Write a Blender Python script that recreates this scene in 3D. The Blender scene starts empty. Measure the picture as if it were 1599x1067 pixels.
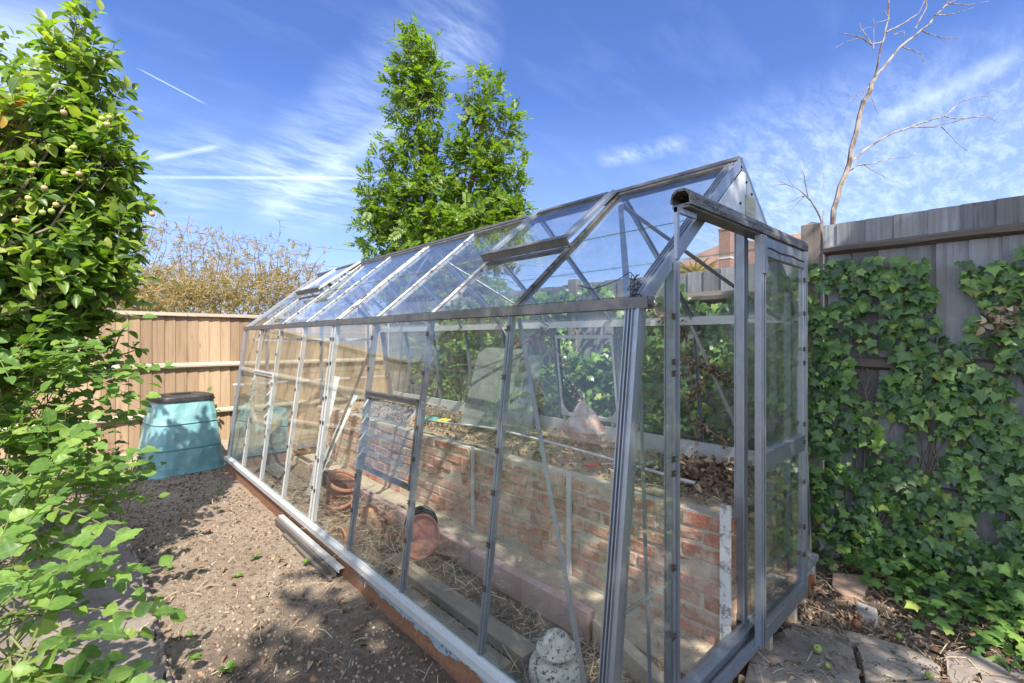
import bpy, math, random
import numpy as np
from mathutils import Vector, Matrix, noise
R = math.radians
random.seed(7)
rng = np.random.default_rng(11)
sc = bpy.context.scene
COL = sc.collection

# ------------------------------------------------------------------ camera
CA, CB, F, CH = .6769, .7361, 730.0, 1.42        # heading (towards +X, +Y), focal length in photo pixels, eye height
cam = bpy.data.cameras.new('camera'); camo = bpy.data.objects.new('camera', cam); COL.objects.link(camo)
camo.location = (0, 0, CH); camo.rotation_euler = (R(90), 0, -math.atan2(CA, CB))
cam.lens = 36 * F / 1599; cam.sensor_width = 36; cam.clip_start = .02; cam.clip_end = 3000
cam.shift_y = -3.5 / 1599
sc.camera = camo

def P(x, y, d):                                   # a point seen at photo pixel x, y at depth d metres
    r = (x - 800) / F * d
    return Vector((CB * r + CA * d, -CA * r + CB * d, CH - (y - 530) / F * d))
def G(x, y, z=0.0):                               # the same on a level at height z
    return P(x, y, F * (CH - z) / (y - 530))

# ------------------------------------------------------------------ sky, sun, exposure
SUN_EL, SUN_AZ = 50.0, 25.0                       # sun stands towards -Y, turned to -X
sdir = Vector((-math.sin(R(SUN_AZ)) * math.cos(R(SUN_EL)), -math.cos(R(SUN_AZ)) * math.cos(R(SUN_EL)), math.sin(R(SUN_EL))))
sl = bpy.data.lights.new('sun', 'SUN'); sl.energy = 5.0; sl.angle = R(.53); sl.color = (1, .93, .83)
so = bpy.data.objects.new('sun', sl); COL.objects.link(so); so.location = (0, 0, 20)
so.rotation_euler = sdir.to_track_quat('Z', 'Y').to_euler()
sc.view_settings.view_transform = 'Standard'; sc.view_settings.look = 'None'
sc.view_settings.exposure = 0.82; sc.view_settings.gamma = 1
sc.cycles.transparent_max_bounces = 48; sc.cycles.max_bounces = 10
sc.cycles.use_denoising = True
sc.cycles.caustics_reflective = False; sc.cycles.caustics_refractive = False
sc.cycles.sample_clamp_indirect = 6

world = bpy.data.worlds.new('World'); sc.world = world; world.use_nodes = True
class NT:
    def __init__(s, tree): s.t = tree; s.t.nodes.clear()
    def n(s, typ, **kw):
        nd = s.t.nodes.new(typ)
        for k, v in kw.items():
            if k.startswith('_'): setattr(nd, k[1:], v)
            else:
                key = k.replace('__', ' ')
                sock = nd.inputs[int(key[1:])] if key[0] == 'i' and key[1:].isdigit() else nd.inputs[key]
                s.put(sock, v)
        return nd
    def put(s, sock, v):
        if isinstance(v, bpy.types.NodeSocket): s.t.links.new(v, sock)
        elif isinstance(v, bpy.types.Node): s.t.links.new(v.outputs[0], sock)
        else:
            if isinstance(v, (tuple, list)) and len(v) == 3 and sock.type == 'RGBA': v = (*v, 1)
            sock.default_value = v
    def math(s, op, a, b=0.0, clamp=False):
        return s.n('ShaderNodeMath', _operation=op, _use_clamp=clamp, i0=a, i1=b).outputs[0]
    def vmath(s, op, a, b=(0, 0, 0)):
        nd = s.n('ShaderNodeVectorMath', _operation=op, i0=a, i1=b)
        return nd.outputs['Value'] if op in ('DOT_PRODUCT', 'LENGTH') else nd.outputs[0]
    def noise(s, vec, scale, detail=4, rough=.55, dist=0.0):
        return s.n('ShaderNodeTexNoise', Vector=vec, Scale=scale, Detail=detail, Roughness=rough, Distortion=dist).outputs['Fac']
    def ramp(s, fac, stops, interp='LINEAR'):
        nd = s.n('ShaderNodeValToRGB', Fac=fac); cr = nd.color_ramp; cr.interpolation = interp
        while len(cr.elements) < len(stops): cr.elements.new(.5)
        for e, (p, c) in zip(cr.elements, stops):
            e.position = p
            e.color = (c, c, c, 1) if isinstance(c, (int, float)) else (*c, 1)
        return nd.outputs[0]
    def mix(s, fac, a, b, mode='MIX'):
        nd = s.n('ShaderNodeMix', _data_type='RGBA', _blend_type=mode)
        s.put(nd.inputs[0], fac); s.put(nd.inputs[6], a); s.put(nd.inputs[7], b)
        return nd.outputs[2]
    def remap(s, v, a, b, c=0.0, d=1.0):
        return s.n('ShaderNodeMapRange', _clamp=True, i0=v, i1=a, i2=b, i3=c, i4=d).outputs[0]
    def bump(s, h, strength=.5, dist=.01, normal=None):
        nd = s.n('ShaderNodeBump', Height=h, Strength=strength, Distance=dist)
        if normal is not None: s.put(nd.inputs['Normal'], normal)
        return nd.outputs[0]
    def mapping(s, vec, scale=(1, 1, 1), rot=(0, 0, 0), loc=(0, 0, 0)):
        return s.n('ShaderNodeMapping', Vector=vec, Location=loc, Rotation=rot, Scale=scale).outputs[0]

def dirpx(x, y):
    v = P(x, y, 1) - Vector((0, 0, CH)); v.normalize(); return tuple(v)
w = NT(world.node_tree)
sky = w.n('ShaderNodeTexSky'); sky.sky_type = 'NISHITA'; sky.sun_disc = False
sky.sun_elevation = R(SUN_EL); sky.sun_rotation = math.atan2(sdir.x, sdir.y)
sky.air_density = 1.0; sky.dust_density = 0.6; sky.ozone_density = 2.2; sky.altitude = 50
dirv = w.n('ShaderNodeTexCoord').outputs['Generated']
sep = w.n('ShaderNodeSeparateXYZ', Vector=dirv)
zz = w.math('MAXIMUM', w.math('ADD', sep.outputs[2], .12), .05)
flat = w.n('ShaderNodeCombineXYZ', X=w.math('DIVIDE', sep.outputs[0], zz), Y=w.math('DIVIDE', sep.outputs[1], zz), Z=0.0).outputs[0]
def patch(x, y, inner, outer):
    return w.n('ShaderNodeMapRange', _clamp=True, _interpolation_type='SMOOTHSTEP', i0=w.vmath('DOT_PRODUCT', w.vmath('NORMALIZE', dirv), dirpx(x, y)),
               i1=math.cos(R(outer)), i2=math.cos(R(inner)), i3=0.0, i4=1.0).outputs[0]
def line_patch(pts, inner, outer):
    o = None
    for (x, y) in pts:
        p = patch(x, y, inner, outer); o = p if o is None else w.math('MAXIMUM', o, p)
    return o
warp = w.n('ShaderNodeTexNoise', Vector=flat, Scale=1.3, Detail=3.0).outputs['Color']
scn = w.n('ShaderNodeVectorMath', _operation='SCALE', i0=warp); scn.inputs['Scale'].default_value = .16
fw = w.vmath('ADD', flat, scn.outputs[0])
cir = w.noise(w.mapping(fw, (1.2, 3.6, 1), (0, 0, R(62))), 3.4, 10, .64, .1)
cir2 = w.noise(w.mapping(fw, (1, 2.0, 1), (0, 0, R(40))), 1.7, 5, .55)
mac = w.noise(w.mapping(fw, (1.5, 4.2, 1), (0, 0, R(-38))), 4.6, 9, .68, .15)
m1 = line_patch([(700, 60), (640, 110), (570, 180), (510, 240), (470, 290)], 1.0, 6.5)
m1b = line_patch([(715, 72), (700, 68)], .4, 3)
m2 = line_patch([(1580, 300), (1450, 320), (1340, 330), (1230, 350)], 2, 15)
mb = w.n('ShaderNodeMapRange', _clamp=True, _interpolation_type='SMOOTHSTEP', i0=w.vmath('DOT_PRODUCT', w.vmath('NORMALIZE', dirv), (-.58, -.60, .55)), i1=-.1, i2=.8, i3=0.0, i4=1.0).outputs[0]
m3 = line_patch([(260, 285), (330, 262), (420, 280), (520, 285)], 1, 5)
m4 = patch(20, 55, 1, 7)
m5 = 0.0
c1 = w.math('MULTIPLY', m1, w.remap(cir, .38, .80, .03, .30))
c1b = w.math('MULTIPLY', m1b, w.remap(cir, .3, .8, .0, .22))
c2 = w.math('MULTIPLY', m2, w.remap(mac, .42, .74, .07, .42))
c3 = w.math('MULTIPLY', m3, w.remap(cir, .42, .75, 0, .28))
c4 = w.math('MULTIPLY', m4, w.remap(cir2, .3, .6, .1, .5))
c5 = trail(945, 249, 1055, 228, .010, .45) if False else m5
def trail(xa, ya, xb, yb, wid, strength):         # an aircraft trail: a great circle strip between two directions
    A, B = Vector(dirpx(xa, ya)), Vector(dirpx(xb, yb)); n = A.cross(B).normalized(); mid = (A + B).normalized()
    off = w.math('ABSOLUTE', w.vmath('DOT_PRODUCT', w.vmath('NORMALIZE', dirv), tuple(n)))
    half = A.angle(mid)
    al = w.n('ShaderNodeMapRange', _clamp=True, _interpolation_type='SMOOTHSTEP', i0=w.vmath('DOT_PRODUCT', w.vmath('NORMALIZE', dirv), tuple(mid)),
             i1=math.cos(half * 1.15), i2=math.cos(half * .6), i3=0.0, i4=strength).outputs[0]
    return w.math('MULTIPLY', al, w.remap(off, 0, wid, 1, 0))
t1 = trail(218, 108, 320, 162, .0016, .45)
t2 = trail(235, 250, 345, 228, .006, .35)
t3 = trail(400, 340, 640, 180, .03, .22)
t4 = trail(230, 277, 620, 279, .004, .38)
t5 = trail(1380, 190, 1599, 80, .02, .22)
c5 = w.math('MULTIPLY', trail(935, 251, 1075, 222, .022, .32), w.remap(mac, .35, .65, .1, 1))
base = w.remap(w.noise(w.mapping(fw, (1, 3, 1), (0, 0, R(30))), 1.2, 6, .6), .50, .85, 0, .10)
tot = base
for c in (c1, c1b, c2, c3, c4, c5, t1, t2, t3, t4, t5): tot = w.math('ADD', tot, c)
tot = w.math('MINIMUM', tot, .92)
skc = w.mix(1.0, sky.outputs[0], (.90, 1.09, 1.66), 'MULTIPLY')
low = w.remap(sep.outputs[2], 0.0, .45, .50, 0.0)
skc = w.mix(low, skc, (4.8, 6.0, 8.2))
cl = w.mix(tot, skc, (9.5, 11.0, 13.0))
cl = w.mix(w.math('MULTIPLY', mb, .7), cl, (11.0, 12.6, 15.0))   # cloud brightness added out of view behind the camera to lift the shade
bg = w.n('ShaderNodeBackground', Color=cl, Strength=.083)
wo = w.n('ShaderNodeOutputWorld'); w.t.links.new(bg.outputs[0], wo.inputs[0])

# ------------------------------------------------------------------ materials
def mat(name, build):
    m = bpy.data.materials.new(name); m.use_nodes = True; t = NT(m.node_tree)
    sh = build(t); o = t.n('ShaderNodeOutputMaterial'); t.put(o.inputs[0], sh); return m
def obc(t): return t.n('ShaderNodeTexCoord').outputs['Object']
def pri(t, **kw): return t.n('ShaderNodeBsdfPrincipled', **kw)
def rnd(t): return t.n('ShaderNodeNewGeometry').outputs['Random Per Island']

def alu(name, tone, dirt=.35, darkspots=0.0, metal=.55):
    def b(t):
        c = obc(t)
        n1 = t.noise(t.mapping(c, (6, 6, 6)), 3, 6, .6); n2 = t.noise(c, 55, 4, .6)
        col = t.mix(t.remap(n1, .35, .75, 0, dirt), tone, (.30, .29, .26))
        col = t.mix(t.remap(n2, .55, .8, 0, .35), col, tuple(v * .45 for v in tone))
        if darkspots:
            s = t.noise(t.mapping(c, (1, 1, 1)), 26, 5, .75)
            col = t.mix(t.remap(s, .62 - darkspots * .1, .66 - darkspots * .1, 0, .92), col, (.03, .028, .022))
        return pri(t, Base__Color=col, Metallic=metal, Roughness=t.remap(n1, .3, .8, .36, .6),
                   Normal=t.bump(n2, .12, .002))
    return mat(name, b)
M = {}
M['alu'] = alu('weathered aluminium', (.38, .42, .48), .35, 0, .85)
M['alu_shade_spots'] = alu('spotted aluminium darkened for shade', (.16, .15, .14), .5, .6, .4)  # dark tone paints in the shade on the near rafter; spots are stains
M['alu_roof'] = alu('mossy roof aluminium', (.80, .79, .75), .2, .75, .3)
M['alu_dark'] = alu('grimy aluminium', (.12, .12, .125), .6, 0, .4)
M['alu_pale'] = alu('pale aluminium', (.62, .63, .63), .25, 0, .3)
def hood_b(t):
    c = obc(t); n = t.noise(t.mapping(c, (5, 60, 60)), 1, 6, .7); n2 = t.noise(c, 60, 5, .75)
    col = t.mix(t.remap(n, .35, .6), (.20, .20, .20), (.12, .11, .09)); col = t.mix(t.remap(t.math('ADD', n, n2), 1.02, 1.10), col, (.035, .032, .028))
    return pri(t, Base__Color=col, Metallic=.25, Roughness=.55, Normal=t.bump(n2, .4, .003))
M['moss_alu'] = mat('mossy gutter aluminium', hood_b)
M['rubber'] = mat('black rubber', lambda t: pri(t, Base__Color=(.02, .02, .02), Roughness=.7))
M['clip'] = mat('dull clip steel', lambda t: pri(t, Base__Color=(.12, .105, .09), Metallic=.6, Roughness=.5))

def glass(name, film, tint, hz):
    def b(t):
        c = obc(t)
        g = t.n('ShaderNodeLayerWeight', Blend=.5).outputs['Facing']
        fr = t.math('ADD', t.math('MULTIPLY', t.math('POWER', g, 5.0), .9), .045)
        tr = t.n('ShaderNodeBsdfTransparent', Color=tint)
        gl = t.n('ShaderNodeBsdfGlossy', Color=(1, 1, 1), Roughness=.02)
        cl = t.n('ShaderNodeMixShader', i0=fr, i1=tr, i2=gl)
        n1 = t.noise(t.mapping(c, (3, 3, 1.0)), 3.0, 6, .65, .6); n2 = t.noise(t.mapping(c, (30, 30, 2.5)), 3, 4, .6); n3 = t.noise(c, 140, 2, .5)
        f = t.math('ADD', t.remap(n1, .38, .8, 0, film), t.math('MULTIPLY', t.remap(n2, .5, .85, 0, film * .7), 1.0))
        f = t.math('ADD', f, t.remap(n3, .68, .75, 0, film * .9))
        gz_ = t.n('ShaderNodeSeparateXYZ', Vector=t.n('ShaderNodeTexCoord').outputs['Generated']).outputs[2]
        lap = t.math('MAXIMUM', t.remap(gz_, .0, .10, 1, 0), t.remap(gz_, .93, 1.0, 0, .8))
        f = t.math('ADD', f, t.math('MULTIPLY', lap, t.remap(t.noise(t.mapping(c, (9, 9, 9)), 1, 5, .7), .35, .7, 0, film * 2.6)))
        f = t.math('ADD', f, hz, True)
        dm = t.n('ShaderNodeMixShader', i0=.5, i1=t.n('ShaderNodeBsdfDiffuse', Color=(.50, .50, .45)), i2=t.n('ShaderNodeBsdfTranslucent', Color=(.50, .49, .44)))
        return t.n('ShaderNodeMixShader', i0=f, i1=cl, i2=dm)
    return mat(name, b)
M['glass'] = glass('dusty glass', .065, (.97, .985, .975), .008)
M['glass_roof'] = glass('roof glass', .07, (.95, .97, .97), .015)
M['glass_dirty'] = glass('algae filmed glass', .18, (.91, .95, .93), .06)
M['glass_loose'] = glass('frosted loose glass', .25, (.84, .93, .90), .34)
M['glass_edge'] = mat('green glass edge', lambda t: pri(t, Base__Color=(.10, .26, .22), Roughness=.2))

def wood(name, ca, cb, knots=True, grain=(60, 60, 3), rough=.85, bright=0.25, stain=None):
    def b(t):
        c = obc(t); r = rnd(t)
        off = t.n('ShaderNodeCombineXYZ', X=t.math('MULTIPLY', r, 31.0), Y=t.math('MULTIPLY', r, 17.0), Z=t.math('MULTIPLY', r, 53.0)).outputs[0]
        cc = t.vmath('ADD', c, off)
        g = t.noise(t.mapping(cc, grain), 1.0, 6, .65, .8)
        g2 = t.noise(t.mapping(cc, tuple(v * .12 for v in grain)), 1.0, 4, .6, .5)
        col = t.mix(t.remap(g, .3, .72), ca, cb)
        col = t.mix(t.remap(g2, .35, .75, 0, .45), col, tuple(v * .75 for v in ca))
        col = t.mix(bright, col, t.mix(r, tuple(v * .42 for v in ca), tuple(min(1, v * 1.45) for v in cb)))
        g3 = t.noise(t.mapping(cc, tuple(v * .3 for v in grain)), 1.0, 5, .7, 1.2)
        col = t.mix(t.remap(g3, .48, .70, 0, .55), col, tuple(v * .5 for v in ca))
        if knots:
            kn = t.n('ShaderNodeTexVoronoi', Vector=t.mapping(cc, (9, 9, 2.6)), Scale=1.0).outputs['Distance']
            col = t.mix(t.remap(kn, .05, .11, .75, 0), col, tuple(v * .35 for v in ca))
        if stain:
            s = t.noise(c, 2.5, 6, .65)
            col = t.mix(t.remap(s, .45, .7, 0, .8), col, stain)
        return pri(t, Base__Color=col, Roughness=rough, Normal=t.bump(g, .5, .004))
    return mat(name, b)
M['fence_new'] = wood('tan fence timber', (.29, .185, .105), (.46, .325, .205), bright=.4)
M['fence_rail'] = wood('pale fence rail', (.42, .34, .25), (.55, .46, .36), grain=(3, 60, 60))
M['fence_old'] = wood('grey weathered timber', (.09, .094, .105), (.33, .34, .36), bright=.5, grain=(70, 70, 2.5), stain=(.20, .19, .17))
M['rail_old'] = wood('dark weathered rail', (.075, .06, .05), (.20, .17, .145), grain=(60, 3, 60), knots=False)
M['plank'] = wood('grey brown plank', (.20, .165, .13), (.36, .30, .24), grain=(50, 3, 50), stain=(.30, .26, .21))
M['post_old'] = wood('grey post', (.16, .13, .11), (.30, .25, .21), grain=(40, 40, 4))

def soil_mat(ca, cb, cc_):
    def b(t):
        c = obc(t)
        n1 = t.noise(c, 1.1, 5, .6); n2 = t.noise(c, 22, 8, .7); n3 = t.noise(c, 90, 4, .7)
        col = t.mix(t.remap(n1, .35, .65), ca, cb)
        col = t.mix(t.remap(n2, .42, .68, 0, .75), col, cc_)
        v = t.n('ShaderNodeTexVoronoi', Vector=c, Scale=42.0)
        peb = t.math('MULTIPLY', t.remap(v.outputs['Distance'], .18, .24, 1, 0), t.remap(t.n('ShaderNodeSeparateColor', Color=v.outputs['Color']).outputs[0], .80, .84))
        col = t.mix(t.math('MULTIPLY', peb, .65), col, (.50, .45, .40))
        h = t.math('ADD', t.math('MULTIPLY', n2, .7), t.math('ADD', t.math('MULTIPLY', n3, .25), t.math('MULTIPLY', peb, .3)))
        return pri(t, Base__Color=col, Roughness=.95, Normal=t.bump(h, 1.0, .03))
    return b
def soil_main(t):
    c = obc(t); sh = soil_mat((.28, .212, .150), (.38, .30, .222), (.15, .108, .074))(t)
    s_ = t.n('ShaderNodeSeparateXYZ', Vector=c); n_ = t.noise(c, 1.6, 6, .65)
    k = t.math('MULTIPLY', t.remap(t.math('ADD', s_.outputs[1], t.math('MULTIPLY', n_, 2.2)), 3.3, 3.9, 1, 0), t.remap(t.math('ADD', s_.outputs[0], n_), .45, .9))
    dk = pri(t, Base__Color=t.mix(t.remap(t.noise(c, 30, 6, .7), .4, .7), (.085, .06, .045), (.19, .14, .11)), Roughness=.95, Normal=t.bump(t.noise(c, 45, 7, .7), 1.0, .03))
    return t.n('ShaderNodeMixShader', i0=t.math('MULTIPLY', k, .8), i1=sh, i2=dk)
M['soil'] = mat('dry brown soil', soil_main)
M['soil_bed'] = mat('dry bed soil', soil_mat((.42, .32, .20), (.52, .40, .26), (.24, .17, .11)))
M['sand'] = mat('sandy concrete', soil_mat((.56, .46, .34), (.64, .54, .41), (.42, .33, .25)))
M['clod'] = mat('soil clods', lambda t: pri(t, Base__Color=t.ramp(rnd(t), [(0, (.10, .072, .048)), (.6, (.23, .17, .12)), (1, (.37, .30, .225))]), Roughness=.95, Normal=t.bump(t.noise(obc(t), 70, 4), .6, .01)))
M['pebble'] = mat('small stones', lambda t: pri(t, Base__Color=t.ramp(rnd(t), [(0, (.24, .20, .17)), (.5, (.34, .29, .25)), (.9, (.44, .39, .35)), (1, (.40, .16, .10))]), Roughness=.8))
M['litter'] = mat('dead leaf litter', lambda t: pri(t, Base__Color=t.ramp(rnd(t), [(0, (.12, .06, .035)), (.5, (.26, .15, .085)), (1, (.46, .33, .21))]), Roughness=.85))
M['straw'] = mat('dry straw', lambda t: pri(t, Base__Color=t.ramp(rnd(t), [(0, (.24, .16, .10)), (1, (.60, .50, .36))]), Roughness=.85))

def slab_b(ca, cb, crack=False):
    def b(t):
        c = obc(t); n1 = t.noise(c, 4, 7, .65); n2 = t.noise(c, 60, 5, .7)
        col = t.mix(t.remap(n1, .35, .68), ca, cb); col = t.mix(t.remap(n2, .5, .75, 0, .5), col, tuple(v * .5 for v in ca))
        if crack:
            vo = t.n('ShaderNodeTexVoronoi', _feature='DISTANCE_TO_EDGE', Vector=t.vmath('ADD', c, t.n('ShaderNodeTexNoise', Vector=c, Scale=5.0, Detail=4.0).outputs['Color']), Scale=1.7).outputs['Distance']
            col = t.mix(t.remap(vo, .004, .014, .85, 0), col, (.03, .022, .018))
            col = t.mix(t.remap(t.noise(c, 6, 6, .7), .52, .68, 0, .8), col, (.10, .07, .05))
        return pri(t, Base__Color=col, Roughness=.85, Normal=t.bump(t.math('ADD', n1, t.math('MULTIPLY', n2, .4)), .6, .014))
    return b
M['slab'] = mat('mossy paving slab', slab_b((.17, .145, .13), (.36, .31, .26), True))
M['slab_red'] = mat('pinkish tile', slab_b((.34, .22, .16), (.42, .30, .22)))
M['pale_board'] = mat('pale grey board', slab_b((.46, .45, .43), (.58, .57, .55)))
M['path'] = mat('worn concrete path', slab_b((.17, .135, .115), (.33, .27, .235)))
M['kerb'] = mat('pink concrete kerb', slab_b((.42, .27, .24), (.52, .36, .32)))
M['kerb_pale'] = mat('buff kerb', slab_b((.46, .36, .26), (.55, .45, .34)))
M['stone'] = mat('grey stone', slab_b((.28, .26, .25), (.42, .40, .38)))

def brick_b(t):
    c = obc(t); r = rnd(t)
    col = t.ramp(r, [(0, (.50, .20, .11)), (.25, (.40, .14, .08)), (.5, (.56, .28, .19)), (.75, (.46, .26, .19)), (1, (.32, .11, .08))])
    n = t.noise(c, 9, 6, .65); n2 = t.noise(c, 45, 5, .7); n3 = t.noise(c, 2.2, 4, .6)
    col = t.mix(t.remap(n2, .45, .75, 0, .6), col, (.22, .09, .06))
    sm = t.math('ADD', t.remap(n, .43, .60, 0, .68), t.remap(n3, .42, .62, 0, .3), True)
    col = t.mix(sm, col, t.mix(t.remap(n2, .35, .7), (.58, .48, .37), (.44, .34, .26)))
    return pri(t, Base__Color=col, Roughness=.9, Normal=t.bump(t.math('ADD', n, n2), .7, .012))
M['brick'] = mat('smeared red brick', brick_b)
M['mortar'] = mat('lime mortar', slab_b((.40, .34, .26), (.58, .50, .40)))
M['whitewash'] = mat('flaking white paint', lambda t: pri(t, Base__Color=t.mix(t.remap(t.noise(obc(t), 18, 7, .75), .50, .56), (.62, .61, .58), (.27, .24, .21)), Roughness=.7))
def rust_b(t):
    c = obc(t); s = t.n('ShaderNodeSeparateXYZ', Vector=c)
    n = t.noise(t.mapping(c, (3, 3, 6)), 1.6, 6, .6); n2 = t.noise(c, 40, 6, .7)
    edge = t.math('ADD', s.outputs[2], t.math('MULTIPLY', n, -.16))
    nearm = t.remap(s.outputs[1], 2.6, 2.3)
    k = t.math('MULTIPLY', t.remap(edge, -.008, -.004), nearm)
    rust = t.mix(t.remap(n2, .35, .7), (.20, .085, .045), (.32, .16, .09))
    blue = t.mix(t.remap(n2, .56, .62), (.30, .37, .42), (.05, .05, .05))
    return pri(t, Base__Color=t.mix(k, rust, blue), Roughness=.8, Normal=t.bump(t.math('ADD', n2, k), .5, .006))
M['rust'] = mat('rusted base plinth', rust_b)
M['terracotta'] = mat('terracotta', lambda t: pri(t, Base__Color=t.mix(t.remap(t.noise(obc(t), 14, 6, .65), .38, .62), (.56, .23, .125), (.34, .20, .14)), Roughness=.8))
M['plastic_terra'] = mat('brown plastic', lambda t: pri(t, Base__Color=t.mix(t.remap(t.noise(obc(t), 8, 6, .65), .4, .7), (.40, .14, .10), (.50, .26, .19)), Roughness=.5))
def urn_b(t):
    c = obc(t); n = t.noise(c, 14, 7, .7); n2 = t.noise(c, 46, 5, .75)
    col = t.mix(t.remap(n, .4, .65), (.62, .58, .50), (.40, .38, .31))
    col = t.mix(t.remap(n2, .55, .585, 0, .95), col, (.05, .048, .045))
    col = t.mix(t.remap(t.noise(c, 22, 3, .5), .62, .66, 0, .8), col, (.72, .71, .66))
    return pri(t, Base__Color=col, Roughness=.9, Normal=t.bump(n2, .5, .006))
M['urn'] = mat('lichened stone', urn_b)
M['bin'] = mat('teal plastic', lambda t: pri(t, Base__Color=t.mix(t.remap(t.noise(obc(t), 7, 6, .6), .35, .7), (.17, .38, .39), (.29, .50, .51)), Roughness=.42))
M['bin_lid'] = mat('black plastic', lambda t: pri(t, Base__Color=t.mix(t.remap(t.noise(obc(t), 9, 5, .6), .5, .7), (.03, .03, .032), (.10, .085, .08)), Roughness=.5))
M['pvc'] = mat('white pipe plastic', lambda t: pri(t, Base__Color=t.mix(t.remap(t.noise(obc(t), 12, 5, .6), .5, .7), (.50, .50, .50), (.36, .33, .29)), Roughness=.35))
M['red'] = mat('red plastic', lambda t: pri(t, Base__Color=(.45, .03, .03), Roughness=.35))
M['yellow'] = mat('yellow cloth', lambda t: pri(t, Base__Color=(.62, .50, .08), Roughness=.8))
M['teal'] = mat('teal plastic scrap', lambda t: pri(t, Base__Color=(.10, .36, .30), Roughness=.6))
M['brown_plastic'] = mat('dark plastic', lambda t: pri(t, Base__Color=(.03, .03, .03), Roughness=.5))
def bag_b(t):
    n = t.noise(obc(t), 9, 5, .6)
    col = t.mix(t.remap(n, .4, .62), (.55, .45, .40), (.50, .25, .15))
    a = pri(t, Base__Color=col, Roughness=.25); b = t.n('ShaderNodeBsdfTransparent', Color=(.9, .9, .9))
    return t.n('ShaderNodeMixShader', i0=.82, i1=b, i2=a)
M['bag'] = mat('clear plastic bag with bulbs', bag_b)
M['paper'] = mat('yellowed notice', lambda t: pri(t, Base__Color=t.mix(t.remap(t.noise(t.mapping(obc(t), (6, 6, 60)), 1, 3), .5, .55), (.46, .43, .33), (.34, .33, .29)), Roughness=.6))

def leaf_b(stops, trans=.45, gloss=.35, rough=.38, vein='oval'):
    def b(t):
        col = t.ramp(rnd(t), stops)
        if vein:
            at = t.n('ShaderNodeAttribute', _attribute_name='leafuv'); sp = t.n('ShaderNodeSeparateXYZ', Vector=at.outputs['Vector'])
            ax, ay = t.math('ABSOLUTE', sp.outputs[0]), sp.outputs[1]
            if vein == 'oval':
                rib = t.remap(ax, .008, .024, 1, 0)
                sv = t.math('ABSOLUTE', t.math('SINE', t.math('MULTIPLY', t.math('SUBTRACT', ay, t.math('MULTIPLY', ax, .75)), 27.0)))
                rib = t.math('MAXIMUM', rib, t.remap(sv, .0, .30, .55, 0))
            else:
                an = t.math('ARCTAN2', ax, t.math('ADD', ay, .02)); rr = t.math('LENGTH' if False else 'ADD', ax, ay)
                rib = t.math('MAXIMUM', t.remap(an, .0, .05, 1, 0), t.math('MAXIMUM', t.remap(t.math('ABSOLUTE', t.math('SUBTRACT', an, .72)), .0, .05, .9, 0), t.remap(t.math('ABSOLUTE', t.math('SUBTRACT', an, 1.45)), .0, .06, .7, 0)))
            col = t.mix(t.math('MULTIPLY', rib, .5 if vein == 'oval' else .6), col, t.mix(.65, col, (.42, .48, .22)))
            blem = t.remap(t.noise(obc(t), 38, 3, .7), .66, .72, 0, .5)
            col = t.mix(blem, col, (.20, .15, .05))
        n = t.noise(obc(t), 30, 3)
        col = t.mix(t.remap(n, .4, .7, 0, .3), col, tuple(v * .6 for v in stops[0][1]))
        p = pri(t, Base__Color=col, Roughness=rough, Specular__IOR__Level=gloss)
        trc = t.mix(1.0, col, (1.5, 1.6, .55), 'MULTIPLY')
        tl = t.n('ShaderNodeBsdfTranslucent', Color=trc)
        return t.n('ShaderNodeMixShader', i0=trans, i1=p, i2=tl)
    return b
M['leaf_apple'] = mat('apple leaves', leaf_b([(0, (.06, .13, .02)), (.25, (.13, .23, .035)), (.7, (.24, .36, .055)), (1, (.38, .43, .08))], .48, .5))
M['leaf_near'] = mat('sapling leaves', leaf_b([(0, (.09, .18, .035)), (.5, (.15, .28, .05)), (.9, (.23, .37, .07)), (1, (.32, .40, .09))], .42, .5, .45))
M['leaf_ash'] = mat('ash leaves', leaf_b([(0, (.07, .14, .015)), (.5, (.14, .24, .025)), (1, (.27, .36, .04))], .48, .4, .4, None))
M['leaf_ivy'] = mat('ivy leaves', leaf_b([(0, (.03, .075, .025)), (.3, (.07, .155, .042)), (.65, (.125, .25, .055)), (.92, (.22, .37, .075)), (1, (.40, .46, .10))], .28, .55, .36, 'ivy'))
M['leaf_dark'] = mat('spurge leaves', leaf_b([(0, (.03, .07, .03)), (1, (.08, .15, .05))], .2))
M['leaf_tam'] = mat('feathery browned foliage', leaf_b([(0, (.17, .22, .07)), (.3, (.27, .25, .11)), (.42, (.42, .29, .15)), (.8, (.50, .33, .18)), (1, (.50, .42, .29))], .3, .1, .8, None))
M['leaf_orange'] = mat('turning leaves', leaf_b([(0, (.30, .30, .04)), (.5, (.5, .32, .05)), (1, (.50, .20, .05))], .4))
M['bark'] = mat('brown bark', lambda t: pri(t, Base__Color=t.mix(t.remap(t.noise(t.mapping(obc(t), (30, 30, 8)), 1, 6), .35, .7), (.12, .09, .065), (.26, .21, .16)), Roughness=.9, Normal=t.bump(t.noise(t.mapping(obc(t), (60, 60, 15)), 1, 5), .6, .006)))
M['bark_pale'] = mat('pale dead bark', lambda t: pri(t, Base__Color=t.mix(t.remap(t.noise(t.mapping(obc(t), (9, 9, 5)), 1, 6, .7), .42, .6), (.13, .10, .08), (.38, .33, .28)), Roughness=.85))
M['stem'] = mat('green stem', lambda t: pri(t, Base__Color=(.17, .19, .06), Roughness=.6))
M['apple'] = mat('green apple skin', lambda t: pri(t, Base__Color=t.mix(t.remap(t.noise(obc(t), 9, 3), .45, .65), (.36, .42, .10), (.50, .26, .16)), Roughness=.3))
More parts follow.
